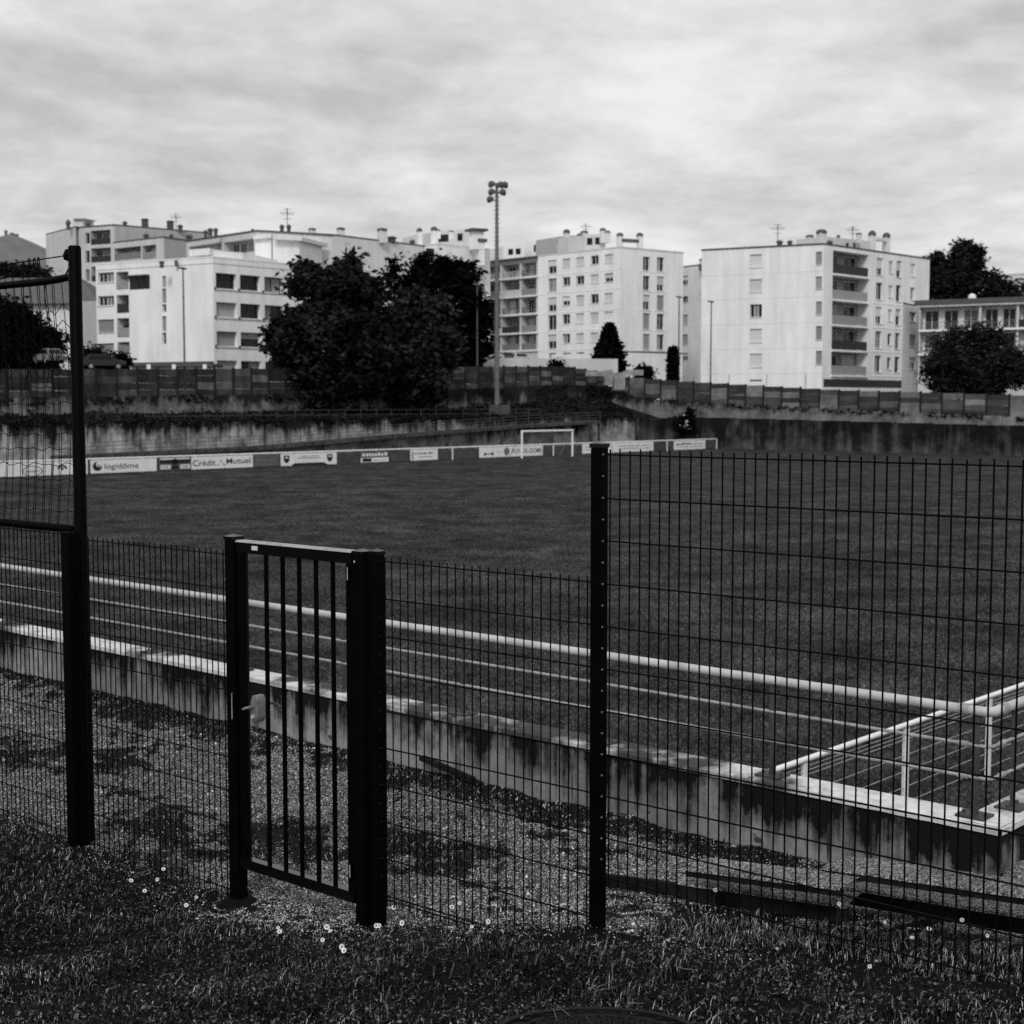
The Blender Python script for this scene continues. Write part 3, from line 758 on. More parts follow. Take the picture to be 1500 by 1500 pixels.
b = Board(-30, 74, 'long white board with a faint round emblem, left of the tall net post')
b.disc(.72, .35, .36, 'ink_mid', inner=.31, sq=2.2); b.scribble(.62, .82, .28, .12)
b = Board(76, 127, 'white board with dark arched marks half hidden behind the net post')
b.disc(.26, .42, .30, inner=.17, a0=0, a1=math.pi, sq=1.3); b.disc(.26, .45, .10); b.disc(.62, .62, .2, inner=.1, a0=-1.6, a1=2.4); b.disc(.62, .32, .2, inner=.1, a0=-2.6, a1=1.5); b.rect(.85, .3, .95, .75, 'ink_mid')
b = Board(131, 228, 'white board reading logidôme beside a dark crescent emblem')
b.disc(.10, .52, .33, sq=1.15); b.disc(.12, .66, .19, 'board', d=.012, sq=1.15); b.disc(.115, .56, .08, d=.016); b.text('logidôme', .205, .72, .30, .42, bold=.004)
b = Board(231, 278, 'board of dark bars with a black round emblem in its middle', 'board_grey')
b.rect(.04, .55, .98, .78); b.disc(.5, .66, .26); b.rect(.40, .06, .62, .35); b.rect(.05, .12, .36, .42, 'board'); b.rect(.66, .12, .97, .42, 'board'); b.rect(.08, .20, .3, .34, 'ink_mid'); b.rect(.7, .2, .93, .34, 'ink_mid'); b.rect(.04, .86, .96, .97, 'board')
b = Board(279, 369, 'white board reading Crédit Mutuel with a cluster of dots')
b.text('Crédit', .02, .385, .26, .46, bold=.008); b.text('Mutuel', .56, .96, .34, .46, bold=.008)
for x, y, r in ((.42, .28, .07), (.47, .60, .07), (.50, .38, .05), (.525, .25, .07), (.44, .5, .04)): b.disc(x, y, r, n=10)
b = Board(370, 408, 'dull grey board of faint print right of the Crédit Mutuel board', 'board_grey')
b.scribble(.1, .9, .45, .22, 'ink_mid', 6); b.scribble(.06, .94, .12, .12, 'ink_mid', 7)
b = Board(410, 492, 'white board with two dark crests and an arched lower edge', shape=[(0, -.02), (.17, -.02), (.24, .18), (.76, .18), (.83, -.02), (1, -.02), (1, 1), (0, 1)])
for x in (.10, .87):
    b.rect(x - .05, .38, x + .05, .86); b.rect(x - .03, .22, x + .03, .38); b.rect(x - .025, .62, x + .025, .74, 'board', d=.012)
b.scribble(.3, .7, .55, .10, 'ink_mid', 6); b.scribble(.34, .68, .72, .08, 'ink_mid', 6)
b = Board(527, 568, 'half grey half white board with crowded print between two bare stretches', 'board_grey')
b.rect(0, .0, 1, .40, 'board'); b.scribble(.06, .94, .55, .30, 'board', 8); b.rect(.06, .05, .38, .36, 'ink', d=.012); b.scribble(.45, .9, .12, .1, 'ink_mid', 5)
b = Board(600, 640, 'small white board with a slanting dark script line')
b.scribble(.15, .85, .55, .2, 'ink_mid', 6); b.rect(.3, .28, .8, .34, 'ink_mid'); b.rect(.05, .1, .10, .8, 'ink_mid')
b = Board(701, 794, 'long white board reading PUY-DE-DOME behind the goal')
b.disc(.085, .34, .15); b.disc(.20, .34, .15); b.rect(.085, .30, .20, .38); b.disc(.42, .52, .36, inner=.26); b.rect(.39, .3, .45, .75, 'ink_mid'); b.text('PUY-DE-DOME', .50, .985, .30, .46, bold=.006)
b.scribble(.26, .36, .45, .08, 'ink_mid', 3)
b = Board(852, 956, 'long white board with a dark curved swoosh and faint lines of print')
b.disc(.36, .45, .52, 'ink', inner=.44, a0=-.9, a1=1.3); b.disc(.30, .42, .30, 'ink_mid', inner=.24)
for k in range(2): b.scribble(.5, .96, .32 + .28 * k, .10, 'ink_mid', 9); b.scribble(.04, .22, .35 + .25 * k, .10, 'ink_mid', 4)
b = Board(986, 1032, 'white script board on the last stretch of the barrier')
b.disc(.1,.6,.16,'ink_mid',inner=.1); b.scribble(.1, .55, .55, .22, 'ink', 5); b.scribble(.12, .9, .28, .10, 'ink_mid', 8); b.scribble(.6, .92, .58, .1, 'ink_mid', 4)

# ---- goal
G0 = on_level(764.5, 671.5, 0)[:2]; GA = A
gl = plan_hit(838.5, 650, G0, A)[0]
root = thing('football_goal', (*(G0 + A * gl / 2), 0), 'white football goal standing before the advertising boards', 'goal')
gz = plan_hit(764, 632, G0, A)[1]
for s in (0, gl):
    m = MB(); m.tube([(*(G0 + A * s), -.05), (*(G0 + A * s), gz)], .085, 12); m.build('goal_post', M['white_paint'], root)
m = MB(); m.tube([(*(G0 - A * .08), gz), (*(G0 + A * (gl + .08)), gz)], .085, 12); m.build('crossbar', M['white_paint'], root)
for s in (0, gl):
    m = MB(); m.tube([(*(G0 + A * s), gz - .1), (*(G0 + A * s + B * 1.6), .05)], .03, 8); m.build('stay', M['galv'], root)
# flag post in front of the right hand wall
p0 = on_level(1073, 656, 0)
root = thing('corner_post', p0, 'short post with a pale top standing before the dark wall', 'post')
m = MB(); m.tube([p0, p0 + np.array([0, 0, 1.5])], .05, 8); m.build('pole', M['galv'], root)
m = MB(); m.lathe(p0 + np.array([0, 0, .75]), [(.05, 0), (.17, .1), (.17, .65), (.05, .75)], 10); m.build('head', M['white_paint'], root)

# ---- retaining walls
Cb = on_level(1050, 657, 0)[:2]
sC = plan_hit(930, 640, Cb, B)[0]; C0 = Cb + B * sC     # inner corner of the two big walls
HA = 3.40
def ah(px, py, back=0.0): return plan_hit(px, py, C0 + B * back, -A)      # s to the left of the corner
def bh(px, py, back=0.0): return plan_hit(px, py, C0 + A * back, -B)      # s to the right of the corner
M['bigwall'] = concrete('retaining_wall_concrete', .30, .013, HA, 2.6, .8, .80, .85, .4, .10)
M['bigwall_r'] = concrete('stained_retaining_wall', .07, .008, 3.2, 6.0, .5, .80, .9, .4, .06)
M['strip'] = concrete('upper_wall_concrete', .16, .015, 5.6, 2.0, .9, .62, .7, .4, .3)
def casts(parent, P, D, L, z0, z1, w, mat, N, name='cast_panel', taper=0.0):
    """the wall's cast sections, each its own slightly uneven piece with an open joint"""
    n = max(1, int(L / w)); w = L / n
    unit = MB().frame_box((0, 0, 0), (1, 0, 0), (0, 1, 0), (0, 0, 1)).mesh(name, M[mat])
    ang = math.atan2(D[1], D[0])
    side = np.array([-math.sin(ang), math.cos(ang)]); sg = 1 if np.dot(side, N) > 0 else -1
    for i in range(n):
        q = P + D * (w * i + .02) + N * random.uniform(-.03, .03)
        me = unit
        o = inst(name, me, parent, (*q, z0), ang, (w - .04, sg * .5, z1(w * (i + .5)) - z0 if callable(z1) else z1 - z0 + random.uniform(-.03, .03)))
LA = ah(-120, 640)[0]; LB = bh(1720, 640)[0]
root = thing('retaining_wall', (*(C0 - A * LA / 2), 0), 'long streaked concrete retaining wall behind the advertising boards', 'wall')
casts(root, C0, -A, LA, -.2, HA, 4.2, 'bigwall', B)
rootB = thing('retaining_wall', (*(C0 - B * LB / 2), 0), 'dark stained retaining wall on the right below the slab fence', 'wall')
zB = lambda s: np.interp(s, [0, bh(1020, 611)[0], bh(1500, 623)[0], 80], [HA - .12, bh(1020, 611)[1], bh(1500, 624)[1], 2.7])
casts(rootB, C0, -B, LB, -.2, lambda s: float(zB(s)), 4.6, 'bigwall_r', A)
# light ledge / upper strip on the right
back_b = .35
zS_lo = lambda s: float(zB(s)) + .02
_sb = [bh(px, py, back_b) for px, py in ((895, 577), (1017, 590), (1233, 600), (1350, 605), (1500, 611), (1700, 618))]
zS = lambda s: float(np.interp(s, [q[0] for q in _sb], [q[1] for q in _sb]))
LB0 = _sb[0][0]
root = thing('upper_wall', (*(C0 - B * LB / 2 + A * back_b), 2.8), 'pale broken concrete ledge between dark wall and slab fence', 'wall')
casts(root, C0 + A * back_b - B * LB0, -B, LB - LB0, 2.4, lambda s: zS(s + LB0), 3.1, 'strip', A)
# upper wall on the left
back_a = 6.0
_sa = [ah(px, py, back_a) for px, py in ((-60, 583), (200, 580), (430, 577), (640, 572), (830, 563), (897, 566))]
zU = lambda s: float(np.interp(s, [q[0] for q in _sa[::-1]], [q[1] for q in _sa[::-1]]))
LA0, LA1 = _sa[-1][0], _sa[0][0] + 6
_sg = [ah(px, py, back_a) for px, py in ((-60, 612), (200, 610), (600, 603), (720, 598), (830, 585), (897, 580))]
zG = lambda s: float(np.interp(s, [q[0] for q in _sg[::-1]], [q[1] for q in _sg[::-1]]))
root = thing('upper_wall', (*(C0 + B * back_a - A * (LA0 + LA1) / 2), 3.5), 'upper weathered concrete wall under the slab fence above the terrace', 'wall')
casts(root, C0 + B * back_a - A * LA0, -A, LA1 - LA0, 2.5, lambda s: zU(s + LA0), 3.6, 'strip', B)
# weedy bank between lower and upper wall
m = MB(); vs_, fs = [], []; n = 90
for i in range(n + 1):
    s = -9 + (LA1 + 9) * i / n
    for k, f in enumerate((0.06, .12, .35, .65, 1.02)):
        p = C0 - A * s + B * back_a * f
        z0_, z1_ = HA - .22, zG(max(s, LA0))
        if s < 0: z1_ = zG(LA0) * .9
        zz = z0_ + (z1_ - z0_) * f ** .8 + .10 * hash_noise(s, f * 3, .9)
        vs_.append((p[0], p[1], zz))
for i in range(n):
    for k in range(4): fs.append((i * 5 + k, i * 5 + k + 1, (i + 1) * 5 + k + 1, (i + 1) * 5 + k))
m.add(vs_, fs); o = m.build('terrace_bank', M['bank']); smoothed(o, 70); tag(o, kind='structure')
# wedge of the bank that runs down along the right hand wall
m = MB(); pa = C0 + B * 5.9; c1 = C0 - B * bh(965, 609, .3)[0] + A * .28
m.add([(*(C0 + A * .05 + B * .05), HA - .05), (*c1, zB(3) + .03), (*(pa + A * .3), zG(LA0) + .1), (*(C0 + A * .3 + B * 2.5), (HA + zG(LA0)) / 2 + .15)], [(0, 1, 3), (0, 3, 2)])
tag(m.build('corner_bank', M['bank']), kind='structure')

# ---- slab fences on top of the walls
t = NT('fence_slab'); bl = t.noise(.9, detail=6, rough=.65); st_ = t.noise(1.6, (1, 1, .25), detail=4)
v = t.math('MULTIPLY', t.remap(t.math('POWER', t.rand(), 3.5), 0, 1, .5, 2.6), t.math('MULTIPLY', t.remap(bl, .3, .7, .6, 1.35), t.remap(st_, .35, .7, 1.15, .6)))
M['fslab'] = t.done(t.math('MULTIPLY', v, .062), .9, .1, t.noise(12), .4, .02)
t = NT('fence_slab_pale'); bl = t.noise(.9, detail=6, rough=.65)
M['fslab_r'] = t.done(t.math('MULTIPLY', t.math('MULTIPLY', t.remap(t.math('POWER', t.rand(), 3.0), 0, 1, .5, 2.5), t.remap(bl, .3, .7, .6, 1.35)), .082), .9, .1, t.noise(12), .4, .02)
M['fpost'] = plain('dark_concrete_post', .022, .3, 3, .9, .1)
UNIT = MB().frame_box((0, -.5, 0), (1, 0, 0), (0, 1, 0), (0, 0, 1))
def slab_fence(root, P, D, L, zb, zt, w, mat, rows=4):
    sm = UNIT.mesh('slab', M[mat]); pm = UNIT.mesh('post', M['fpost'])
    n = int(L / w); ang = math.atan2(D[1], D[0])
    for i in range(n + 1):
        q = P + D * (w * i); zb_, zt_ = zb(w * i), zt(w * i)
        inst('post', pm, root, (*(q - D * .09), zb_ - .25), ang, (.18, .20, zt_ - zb_ + .33 + random.uniform(0, .08)), random.gauss(0, .008))
        if i == n: break
        zm0, zm1 = zb(w * (i + .5)) - .16, zt(w * (i + .5)); h = (zm1 - zm0) / rows
        for k in range(rows):
            inst('slab', sm, root, (*(q + D * .095), zm0 + h * k + .012), ang, (w - .19, .07 + random.uniform(-.012, .012), h - random.uniform(.0, .012)), random.gauss(0, .004), random.gauss(0, .004))
ft_a = [ah(px, py, back_a + .3) for px, py in ((-60, 541), (150, 541), (430, 540), (640, 538), (735, 537), (830, 537), (897, 548))]
zFt = lambda s: float(np.interp(s, [q[0] for q in ft_a[::-1]], [q[1] for q in ft_a[::-1]]))
root = thing('slab_fence', (*(C0 + B * (back_a + .3) - A * 40), 5.6), 'dark precast slab fence with posts on the upper wall behind the goal', 'fence')
slab_fence(root, C0 + B * (back_a + .3) - A * (LA0 + .6), -A, LA1 - LA0 - 1.2, lambda s: zU(s + LA0 + .6) + .06, lambda s: zFt(s + LA0 + .6), 2.05, 'fslab')
ft_b = [bh(px, py, back_b + .25) for px, py in ((893, 551), (1017, 560), (1233, 572), (1350, 575), (1483, 579), (1700, 588))]
zFb = lambda s: float(np.interp(s, [q[0] for q in ft_b], [q[1] for q in ft_b]))
root = thing('slab_fence', (*(C0 - B * 20 + A * .6), 4.6), 'grey precast slab fence with posts above the dark right hand wall', 'fence')
slab_fence(root, C0 + A * (back_b + .25) - B * (LB0 + .2), -B, LB - LB0 - .5, lambda s: zS(s + LB0) + .05, lambda s: zFb(s + LB0), 2.3, 'fslab_r')
# thin wire and stakes above the right hand fence
for k, px in enumerate((1017, 1068, 1123, 1180)):
    s, z = bh(px, 548, back_b + .5); q = C0 + A * (back_b + .5) - B * s
    m = MB(); m.tube([(*q, 3.5), (*q, z)], .035, 6); tag(m.build('fence_stake', M['trim']), 'thin dark stake rising behind the right hand slab fence', 'stake', 'stakes behind the slab fence')

M['screen'] = plain('weathered_pale_board', .30, .35, 1.5, .9, .1)
# pale boards leaning where the two fences meet
for (x0, y0, x1, y1, lab) in ((858, 544, 884, 551, 'pale flat board lying along the fence top near the fence corner'), (884, 542, 897, 564, 'pale upright panel closing the gap at the fence corner'), (897, 546, 915, 571, 'bright concrete panel beside the corner of the two slab fences'), (916, 542, 941, 550, 'pale board above the fence right of the corner')):
    Yb = 172.0; a0, a1 = at(x0, y1, Yb), at(x1, y0, Yb); m = MB()
    m.frame_box((a0[0], Yb, a0[2]), (a1[0] - a0[0], -1.2, 0), (0, .1, 0), (0, 0, a1[2] - a0[2]))
    tag(m.build('pale_screen', M['screen']), lab, 'screen')

# ---- ramp with railing in front of the long wall
rp = [ah(px, py, -1.7) for px, py in ((90, 668), (380, 654), (593, 636), (767, 622.5), (880, 616))]
M['rampconc'] = concrete('ramp_concrete', .075, .02, None, 1, 1.2, .3, .3)
root = thing('ramp', (*(C0 - A * rp[2][0] - B * 1.7), 0), 'long sloping concrete ramp with thin railing climbing the streaked wall', 'ramp')
RB = C0 - B * 1.7
m = MB(); k = len(rp); vs_, fs = [], []
for s, z in rp:
    p, p2 = RB - A * s, RB - A * s + B * 1.66
    vs_ += [(*p, z - .32), (*p, z), (*p2, z), (*p2, z - .32)]
for i in range(k - 1):
    for j in range(4): fs.append((i * 4 + j, i * 4 + (j + 1) % 4, (i + 1) * 4 + (j + 1) % 4, (i + 1) * 4 + j))
fs += [(0, 1, 2, 3), tuple((k - 1) * 4 + j for j in (3, 2, 1, 0))]
m.add(vs_, fs); m.build('deck', M['rampconc'], root)
M['rampwall'] = concrete('ramp_wall_concrete', .045, .012, 2.2, 2.2, .8, .6, .4)
sr, zr_ = [q[0] for q in rp[::-1]], [q[1] for q in rp[::-1]]
zramp = lambda s: float(np.interp(s, sr, zr_))
Lr = rp[0][0] - rp[-1][0]
for i in range(int(Lr / 2.0)):
    s = rp[-1][0] + 2.0 * i; p = RB - A * s; z = zramp(s)
    m = MB(); m.tube([(*(p + B * .06), z), (*(p + B * .06), z + .95)], .03, 6); m.build('rail_post', M['trim'], root)
    if i % 4 == 0 and z > 1.2:
        m = MB(); m.box((*(p + B * .25), z / 2 - .16), (.25, .25, z - .32), angA); m.build('pier', M['rampconc'], root)
for h in (.32, .64, .95):
    m = MB(); m.tube([(*(RB - A * s + B * .06), z + h) for s, z in rp], .024, 6); m.build('handrail', M['trim'], root)
# thin railing along the terrace edge
root = thing('terrace_railing', (*(C0 - A * 40 + B * .5), HA), 'thin dark railing along the terrace edge under the large trees', 'railing')
for h in (.55, 1.0):
    m = MB(); m.tube([(*(C0 - A * 16 + B * .6), HA + h), (*(C0 - A * 66 + B * .6), HA + h)], .022, 6); m.build('handrail', M['trim'], root)
for i in range(26):
    p = C0 - A * (16 + 2 * i) + B * .6; m = MB(); m.tube([(*p, HA - .2), (*p, HA + 1.0)], .022, 6); m.build('rail_post', M['trim'], root)

# ---- floodlight mast on the terrace
mb_ = plan_hit(728, 600, C0 + B * 2.6, -A); mp = C0 + B * 2.6 - A * mb_[0]; mz = mb_[1]
M['mast'] = plain('dull_mast_steel', .14, .3, 2, .6, .2)
root = thing('floodlight_mast', (*mp, mz), 'tall steel floodlight mast with six lamps on a concrete block', 'floodlight')
m = MB(); m.box((mp[0] + .3, mp[1], mz - .1), (2.3, 1.8, 1.2), 0); m.build('footing', M['rampconc'], root)
ztopm = plan_hit(728, 268, mp, -A)[1]
m = MB(); m.tube([(*mp, mz + .5), (*mp, (mz + ztopm) / 2), (*mp, ztopm)], [.27, .22, .15], 12); smoothed(m.build('pole', M['mast'], root), 60)
for k in range(44):
    z = mz + 3 + (ztopm - mz - 4) * k / 43; m = MB(); m.bar((mp[0] - .34, mp[1] - .1, z), (mp[0] + .34, mp[1] - .1, z), .05, .05); m.build('rung', M['trim'], root)
M['lampglass'] = plain('floodlight_glass', .55, .2, 3, .15, .5)
px2m = mp[1] / F
for (dx, dy, lit) in ((-7, 3.5, 0), (5, 4.5, 0), (11, 4.5, 0), (-7, 14.5, 0), (8, 15, 1), (-9, 25, 0)):
    c = np.array([mp[0] + dx * px2m, mp[1] - .3, ztopm - dy * px2m])
    m = MB(); m.lathe((0, 0, 0), [(.12, .42), (.30, .34), (.40, .05), (.42, 0)], 14)
    o = m.build('lamp', M['trim'], root); o.location = Vector(c); o.rotation_euler = (R(52), 0, R(-35 if dx < 0 else 30))
    g = MB().lathe((0, 0, 0), [(.38, -.01), (.38, -.03)], 14).mesh('lamp_glass', M['lampglass'])
    gl_ = bpy.data.objects.new('lamp_glass', g); COL.objects.link(gl_); gl_.parent = o
for z in (4, 15, 25):
    m = MB(); zz = ztopm - z * px2m; m.bar((mp[0] - .75, mp[1] - .1, zz), (mp[0] + .85 * (z < 20), mp[1] - .1, zz), .08, .08); m.build('crossarm', M['trim'], root)
# ---- street lamps behind the fence
def street_lamp(px, ytop, Y, side, label, ztip=None):
    p = at(px, ytop, Y); zb = 5.0
    r = thing('street_lamp', (p[0], p[1], zb), label, 'street lamp')
    m = MB(); m.tube([(p[0], p[1], zb), (p[0], p[1], p[2] - .1)], [.11, .07], 10); m.build('pole', M['trim'], r)
    m = MB(); m.tube([(p[0] - side * .35, p[1] + .05, p[2] - .06), (p[0] - side * .1, p[1], p[2] - .02), (p[0] + side * .45, p[1] - .1, p[2] + .06)], [.06, .13, .07], 8)
    m.build('lantern', M['trim'], r)
street_lamp(268, 393, 144, -1, 'slim street lamp before the blank wall of the white stepped building')
street_lamp(699, 417, 166, -1, 'slim street lamp in front of the dense dark tree')
street_lamp(995, 435, 185, -1, 'slim street lamp beside the dark columnar cypress')
street_lamp(1042, 442, 182, -1, 'slim street lamp before the windowless side of the right hand block')
# upper ground behind the fences, cars stand on it
m = MB(); q = [C0 + B * (back_a + .5) - A * 130, C0 + B * (back_a + .5) + A * .6, C0 + A * .9 - B * 70]
m.add([(*q[0], 5.0), (*q[1], 5.6), (*(q[1] + (A + B) * 200), 6.0), (*(q[0] + B * 260), 5.5)], [(0, 1, 2, 3)])
m.add([(*q[1], 4.2), (*q[2], 2.9), (*(q[2] + A * 260), 3.6), (*(q[1] + (A + B) * 200), 5.2)], [(0, 1, 2, 3)])
tag(m.build('car_park', M['asphalt']), kind='structure')

# ================================================================== BUILDINGS
class Building:
    def __init__(s, name, label, loc, cat='building'):
        s.root = thing(name, loc, label, cat)
    def part(s, mb, name, mat): return mb.build(name, M[mat], s.root)
class Face:
    """upright wall between two surveyed corners; local u along it, z up, outward normal n towards the viewer"""
    def __init__(s, bld, pa, pb):
        s.b = bld; s.P = np.array(pa[:2], float); d = np.array(pb[:2], float) - s.P; s.L = np.linalg.norm(d); s.D = d / s.L
        s.N = np.array([s.D[1], -s.D[0]])
        if np.dot(s.N, s.P) > 0: s.N = -s.N
        s.ops = []
    def u(s, px, py=450): return plan_hit(px, py, s.P, s.D)[0]
    def z(s, px, py): return plan_hit(px, py, s.P, s.D)[1]
    def pt(s, u, z, d=0.0):
        q = s.P + s.D * u - s.N * d; return np.array([q[0], q[1], z])
    def open(s, u0, u1, z0, z1, depth=.2): s.ops.append((u0, u1, z0, z1, depth))
    def wall(s, z0, z1, mat='render', name='wall'):
        us_ = sorted({0.0, s.L} | {round(q, 4) for o in s.ops for q in o[:2]}); zs_ = sorted({z0, z1} | {round(q, 4) for o in s.ops for q in o[2:4]})
        us_ = [q for q in us_ if 0 <= q <= s.L]; zs_ = [q for q in zs_ if z0 <= q <= z1]
        m = MB()
        for i in range(len(us_) - 1):
            for j in range(len(zs_) - 1):
                cu, cz = (us_[i] + us_[i + 1]) / 2, (zs_[j] + zs_[j + 1]) / 2
                if any(o[0] < cu < o[1] and o[2] < cz < o[3] for o in s.ops): continue
                m.quad(s.pt(us_[i], zs_[j]), s.pt(us_[i + 1], zs_[j]), s.pt(us_[i + 1], zs_[j + 1]), s.pt(us_[i], zs_[j + 1]))
        for u0, u1, a, b, d in s.ops:
            for (p, q) in (((u0, a), (u1, a)), ((u1, a), (u1, b)), ((u1, b), (u0, b)), ((u0, b), (u0, a))):
                m.quad(s.pt(*p), s.pt(*q), s.pt(*q, d), s.pt(*p, d))
        return m.build(name, M[mat], s.b.root)
    def fbox(s, m, u0, u1, z0, z1, d0, d1):
        o = s.pt(u0, z0, d0); m.frame_box(o, (*(s.D * (u1 - u0)), 0), (*(-s.N * (d1 - d0)), 0), (0, 0, z1 - z0)); return m
    def window(s, u0, u1, z0, z1, state='glass', depth=.3, frame='frame', leaves=2, sill=True):
        """state: glass, shut (roller shutter down), half, curtain, grey"""
        s.open(u0, u1, z0, z1, depth)
        fw = .07; m = MB(); d0, d1 = depth - .06, depth + .02
        s.fbox(m, u0, u1, z0, z0 + fw, d0, d1); s.fbox(m, u0, u1, z1 - fw, z1, d0, d1)
        s.fbox(m, u0, u0 + fw, z0 + fw, z1 - fw, d0, d1); s.fbox(m, u1 - fw, u1, z0 + fw, z1 - fw, d0, d1)
        for k in range(1, leaves):
            c = u0 + (u1 - u0) * k / leaves; s.fbox(m, c - .045, c + .045, z0 + fw, z1 - fw, d0, d1)
        w = m.build('window', M[frame], s.b.root)
        for k in range(leaves):
            a, b = u0 + (u1 - u0) * k / leaves, u0 + (u1 - u0) * (k + 1) / leaves
            g = MB(); g.quad(s.pt(a, z0, depth - .005), s.pt(b, z0, depth - .005), s.pt(b, z1, depth - .005), s.pt(a, z1, depth - .005))
            st = state
            if st == 'glass' and random.random() < .22: st = 'curtain'
            g.build('pane', M['curtain' if st == 'curtain' else 'glass'], w)
        if state in ('shut', 'half', 'grey', 'halfgrey'):
            zb = z0 + .02 if state in ('shut', 'grey') else z0 + (z1 - z0) * random.uniform(.4, .6)
            g = MB(); s.fbox(g, u0 + .02, u1 - .02, zb, z1 - .01, depth - .12, depth - .07); g.build('shutter', M['shutter_grey' if 'grey' in state else 'shutter'], w)
        if sill:
            g = MB(); s.fbox(g, u0 - .06, u1 + .06, z0 - .07, z0 - .005, -.08, depth - .07); g.build('sill', M['render2'], w)
        return w
    def win_px(s, x0, y0, x1, y1, state='glass', **k):
        xm = (x0 + x1) / 2; return s.window(s.u(x0, (y0 + y1) / 2), s.u(x1, (y0 + y1) / 2), s.z(xm, y1), s.z(xm, y0), state, **k)
    def loggia(s, u0, u1, z0, z1, panel='panel_grey', depth=1.4, rail_h=1.0, doors=2, back='recess', bars=False, out=0.0):
        """open balcony bay: deep recess, glazed doors at the back, parapet panel or bars in front"""
        s.open(u0, u1, z0, z1, depth)
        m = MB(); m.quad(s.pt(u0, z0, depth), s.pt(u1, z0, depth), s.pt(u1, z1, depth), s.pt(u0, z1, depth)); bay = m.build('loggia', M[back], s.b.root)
        n = doors; W_ = (u1 - u0)
        for k in range(n):
            a = u0 + W_ * (k + .14) / n; b = u0 + W_ * (k + .80) / n; zt_ = z1 - (z1 - z0) * .14
            g = MB(); r = random.random(); s.fbox(g, a, b, z0 + .05, zt_, depth - .05, depth - .01)
            g.build('door_glass', M['glass' if r < .5 else ('curtain' if r < .75 else 'shutter')], bay)
            f = MB(); s.fbox(f, a - .06, a, z0 + .05, zt_, depth - .08, depth - .005); s.fbox(f, b, b + .06, z0 + .05, zt_, depth - .08, depth - .005); s.fbox(f, (a + b) / 2 - .04, (a + b) / 2 + .04, z0 + .05, zt_, depth - .08, depth - .051); s.fbox(f, a - .06, b + .06, zt_, zt_ + .08, depth - .08, depth - .005)
            f.build('door_frame', M['frame'], bay)
        if panel:
            g = MB()
            if bars:
                s.fbox(g, u0, u1, z0 + rail_h - .05, z0 + rail_h, .02 - out, .07 - out); s.fbox(g, u0, u1, z0 + .10, z0 + .14, .02 - out, .06 - out)
                k = u0 + .07
                while k < u1: s.fbox(g, k, k + .035, z0 + .14, z0 + rail_h - .05, .03 - out, .055 - out); k += .14
            else:
                s.fbox(g, u0 + .02, u1 - .02, z0 + .06, z0 + rail_h, .02 - out, .08 - out)
            g.build('balcony_panel' if not bars else 'balcony_railing', M[panel], s.b.root)
        if random.random() < .35:
            g = MB(); c = u0 + W_ * random.uniform(.2, .8); q = s.pt(c, z0 + .02, .45); g.lathe(q, [(.14, 0), (.2, .3), (.34, .6), (.38, .95), (.2, 1.25)], 8); g.build('potted_plant', M['leaf'], s.b.root)
        return bay
    def slab(s, u0, u1, z, th=.22, out=.25, back=.0, mat='render', name='floor_slab'):
        m = MB(); s.fbox(m, u0, u1, z - th, z, -out, back); return m.build(name, M[mat], s.b.root)
def flat_roof(b, poly, z, over=.0, th=.25, mat='trim', top='roof'):
    c = np.mean(np.array(poly), axis=0); pts = [tuple(c + (np.array(p) - c) * (1 + over)) for p in poly]
    MB().prism(pts, z - .02, z + th).build('roof', M[mat], b.root)
def shell(b, pa, pc, pb, z0, z1, mat):
    """plain walls on the two sides the photo does not show; returns the footprint"""
    pd = np.array(pa[:2]) + np.array(pb[:2]) - np.array(pc[:2])
    for p, q in ((pb, pd), (pd, pa)):
        m = MB(); m.quad((*p[:2], z0), (*q[:2], z0), (*q[:2], z1), (*p[:2], z1)); m.build('wall', M[mat], b.root)
    return [tuple(pa[:2]), tuple(pc[:2]), tuple(pb[:2]), tuple(pd)]
def stack(b, px, ytop, ybot, wpx, Y, mat='render2', cap='dome', name='chimney'):
    """roof chimney: shaft, collar, rounded or flat cowl"""
    p0, p1 = at(px, ybot, Y), at(px, ytop, Y); w = wpx * Y / F; h = p1[2] - p0[2]
    m = MB(); m.box((p0[0], Y, p0[2] + h * .40 - .2), (w, w, h * .8 + .4), .5); o = m.build(name, M[mat], b.root)
    c = MB()
    if cap == 'dome': c.lathe((p0[0], Y, p0[2] + h * .80 + .001), [(w * .72, 0), (w * .75, h * .05), (w * .62, h * .14), (w * .3, h * .2), (.05, h * .215)], 12)
    else: c.box((p0[0], Y, p0[2] + h * .88), (w * 1.6, w * 1.6, h * .12), .5)
    c.build('cowl', M['trim'], o)
def cowl(b, px, ytop, ybot, wpx, Y):
    p0, p1 = at(px, ybot, Y), at(px, ytop, Y); w = wpx * Y / F / 2; h = p1[2] - p0[2]
    m = MB(); m.lathe((p0[0], Y, p0[2] - .3), [(w * .7, 0), (w * .7, .3 + h * .45), (w, .3 + h * .5), (w * .9, .3 + h * .75), (w * .4, .3 + h), (.03, .3 + h * 1.02)], 10); m.build('vent_cowl', M['trim'], b.root)
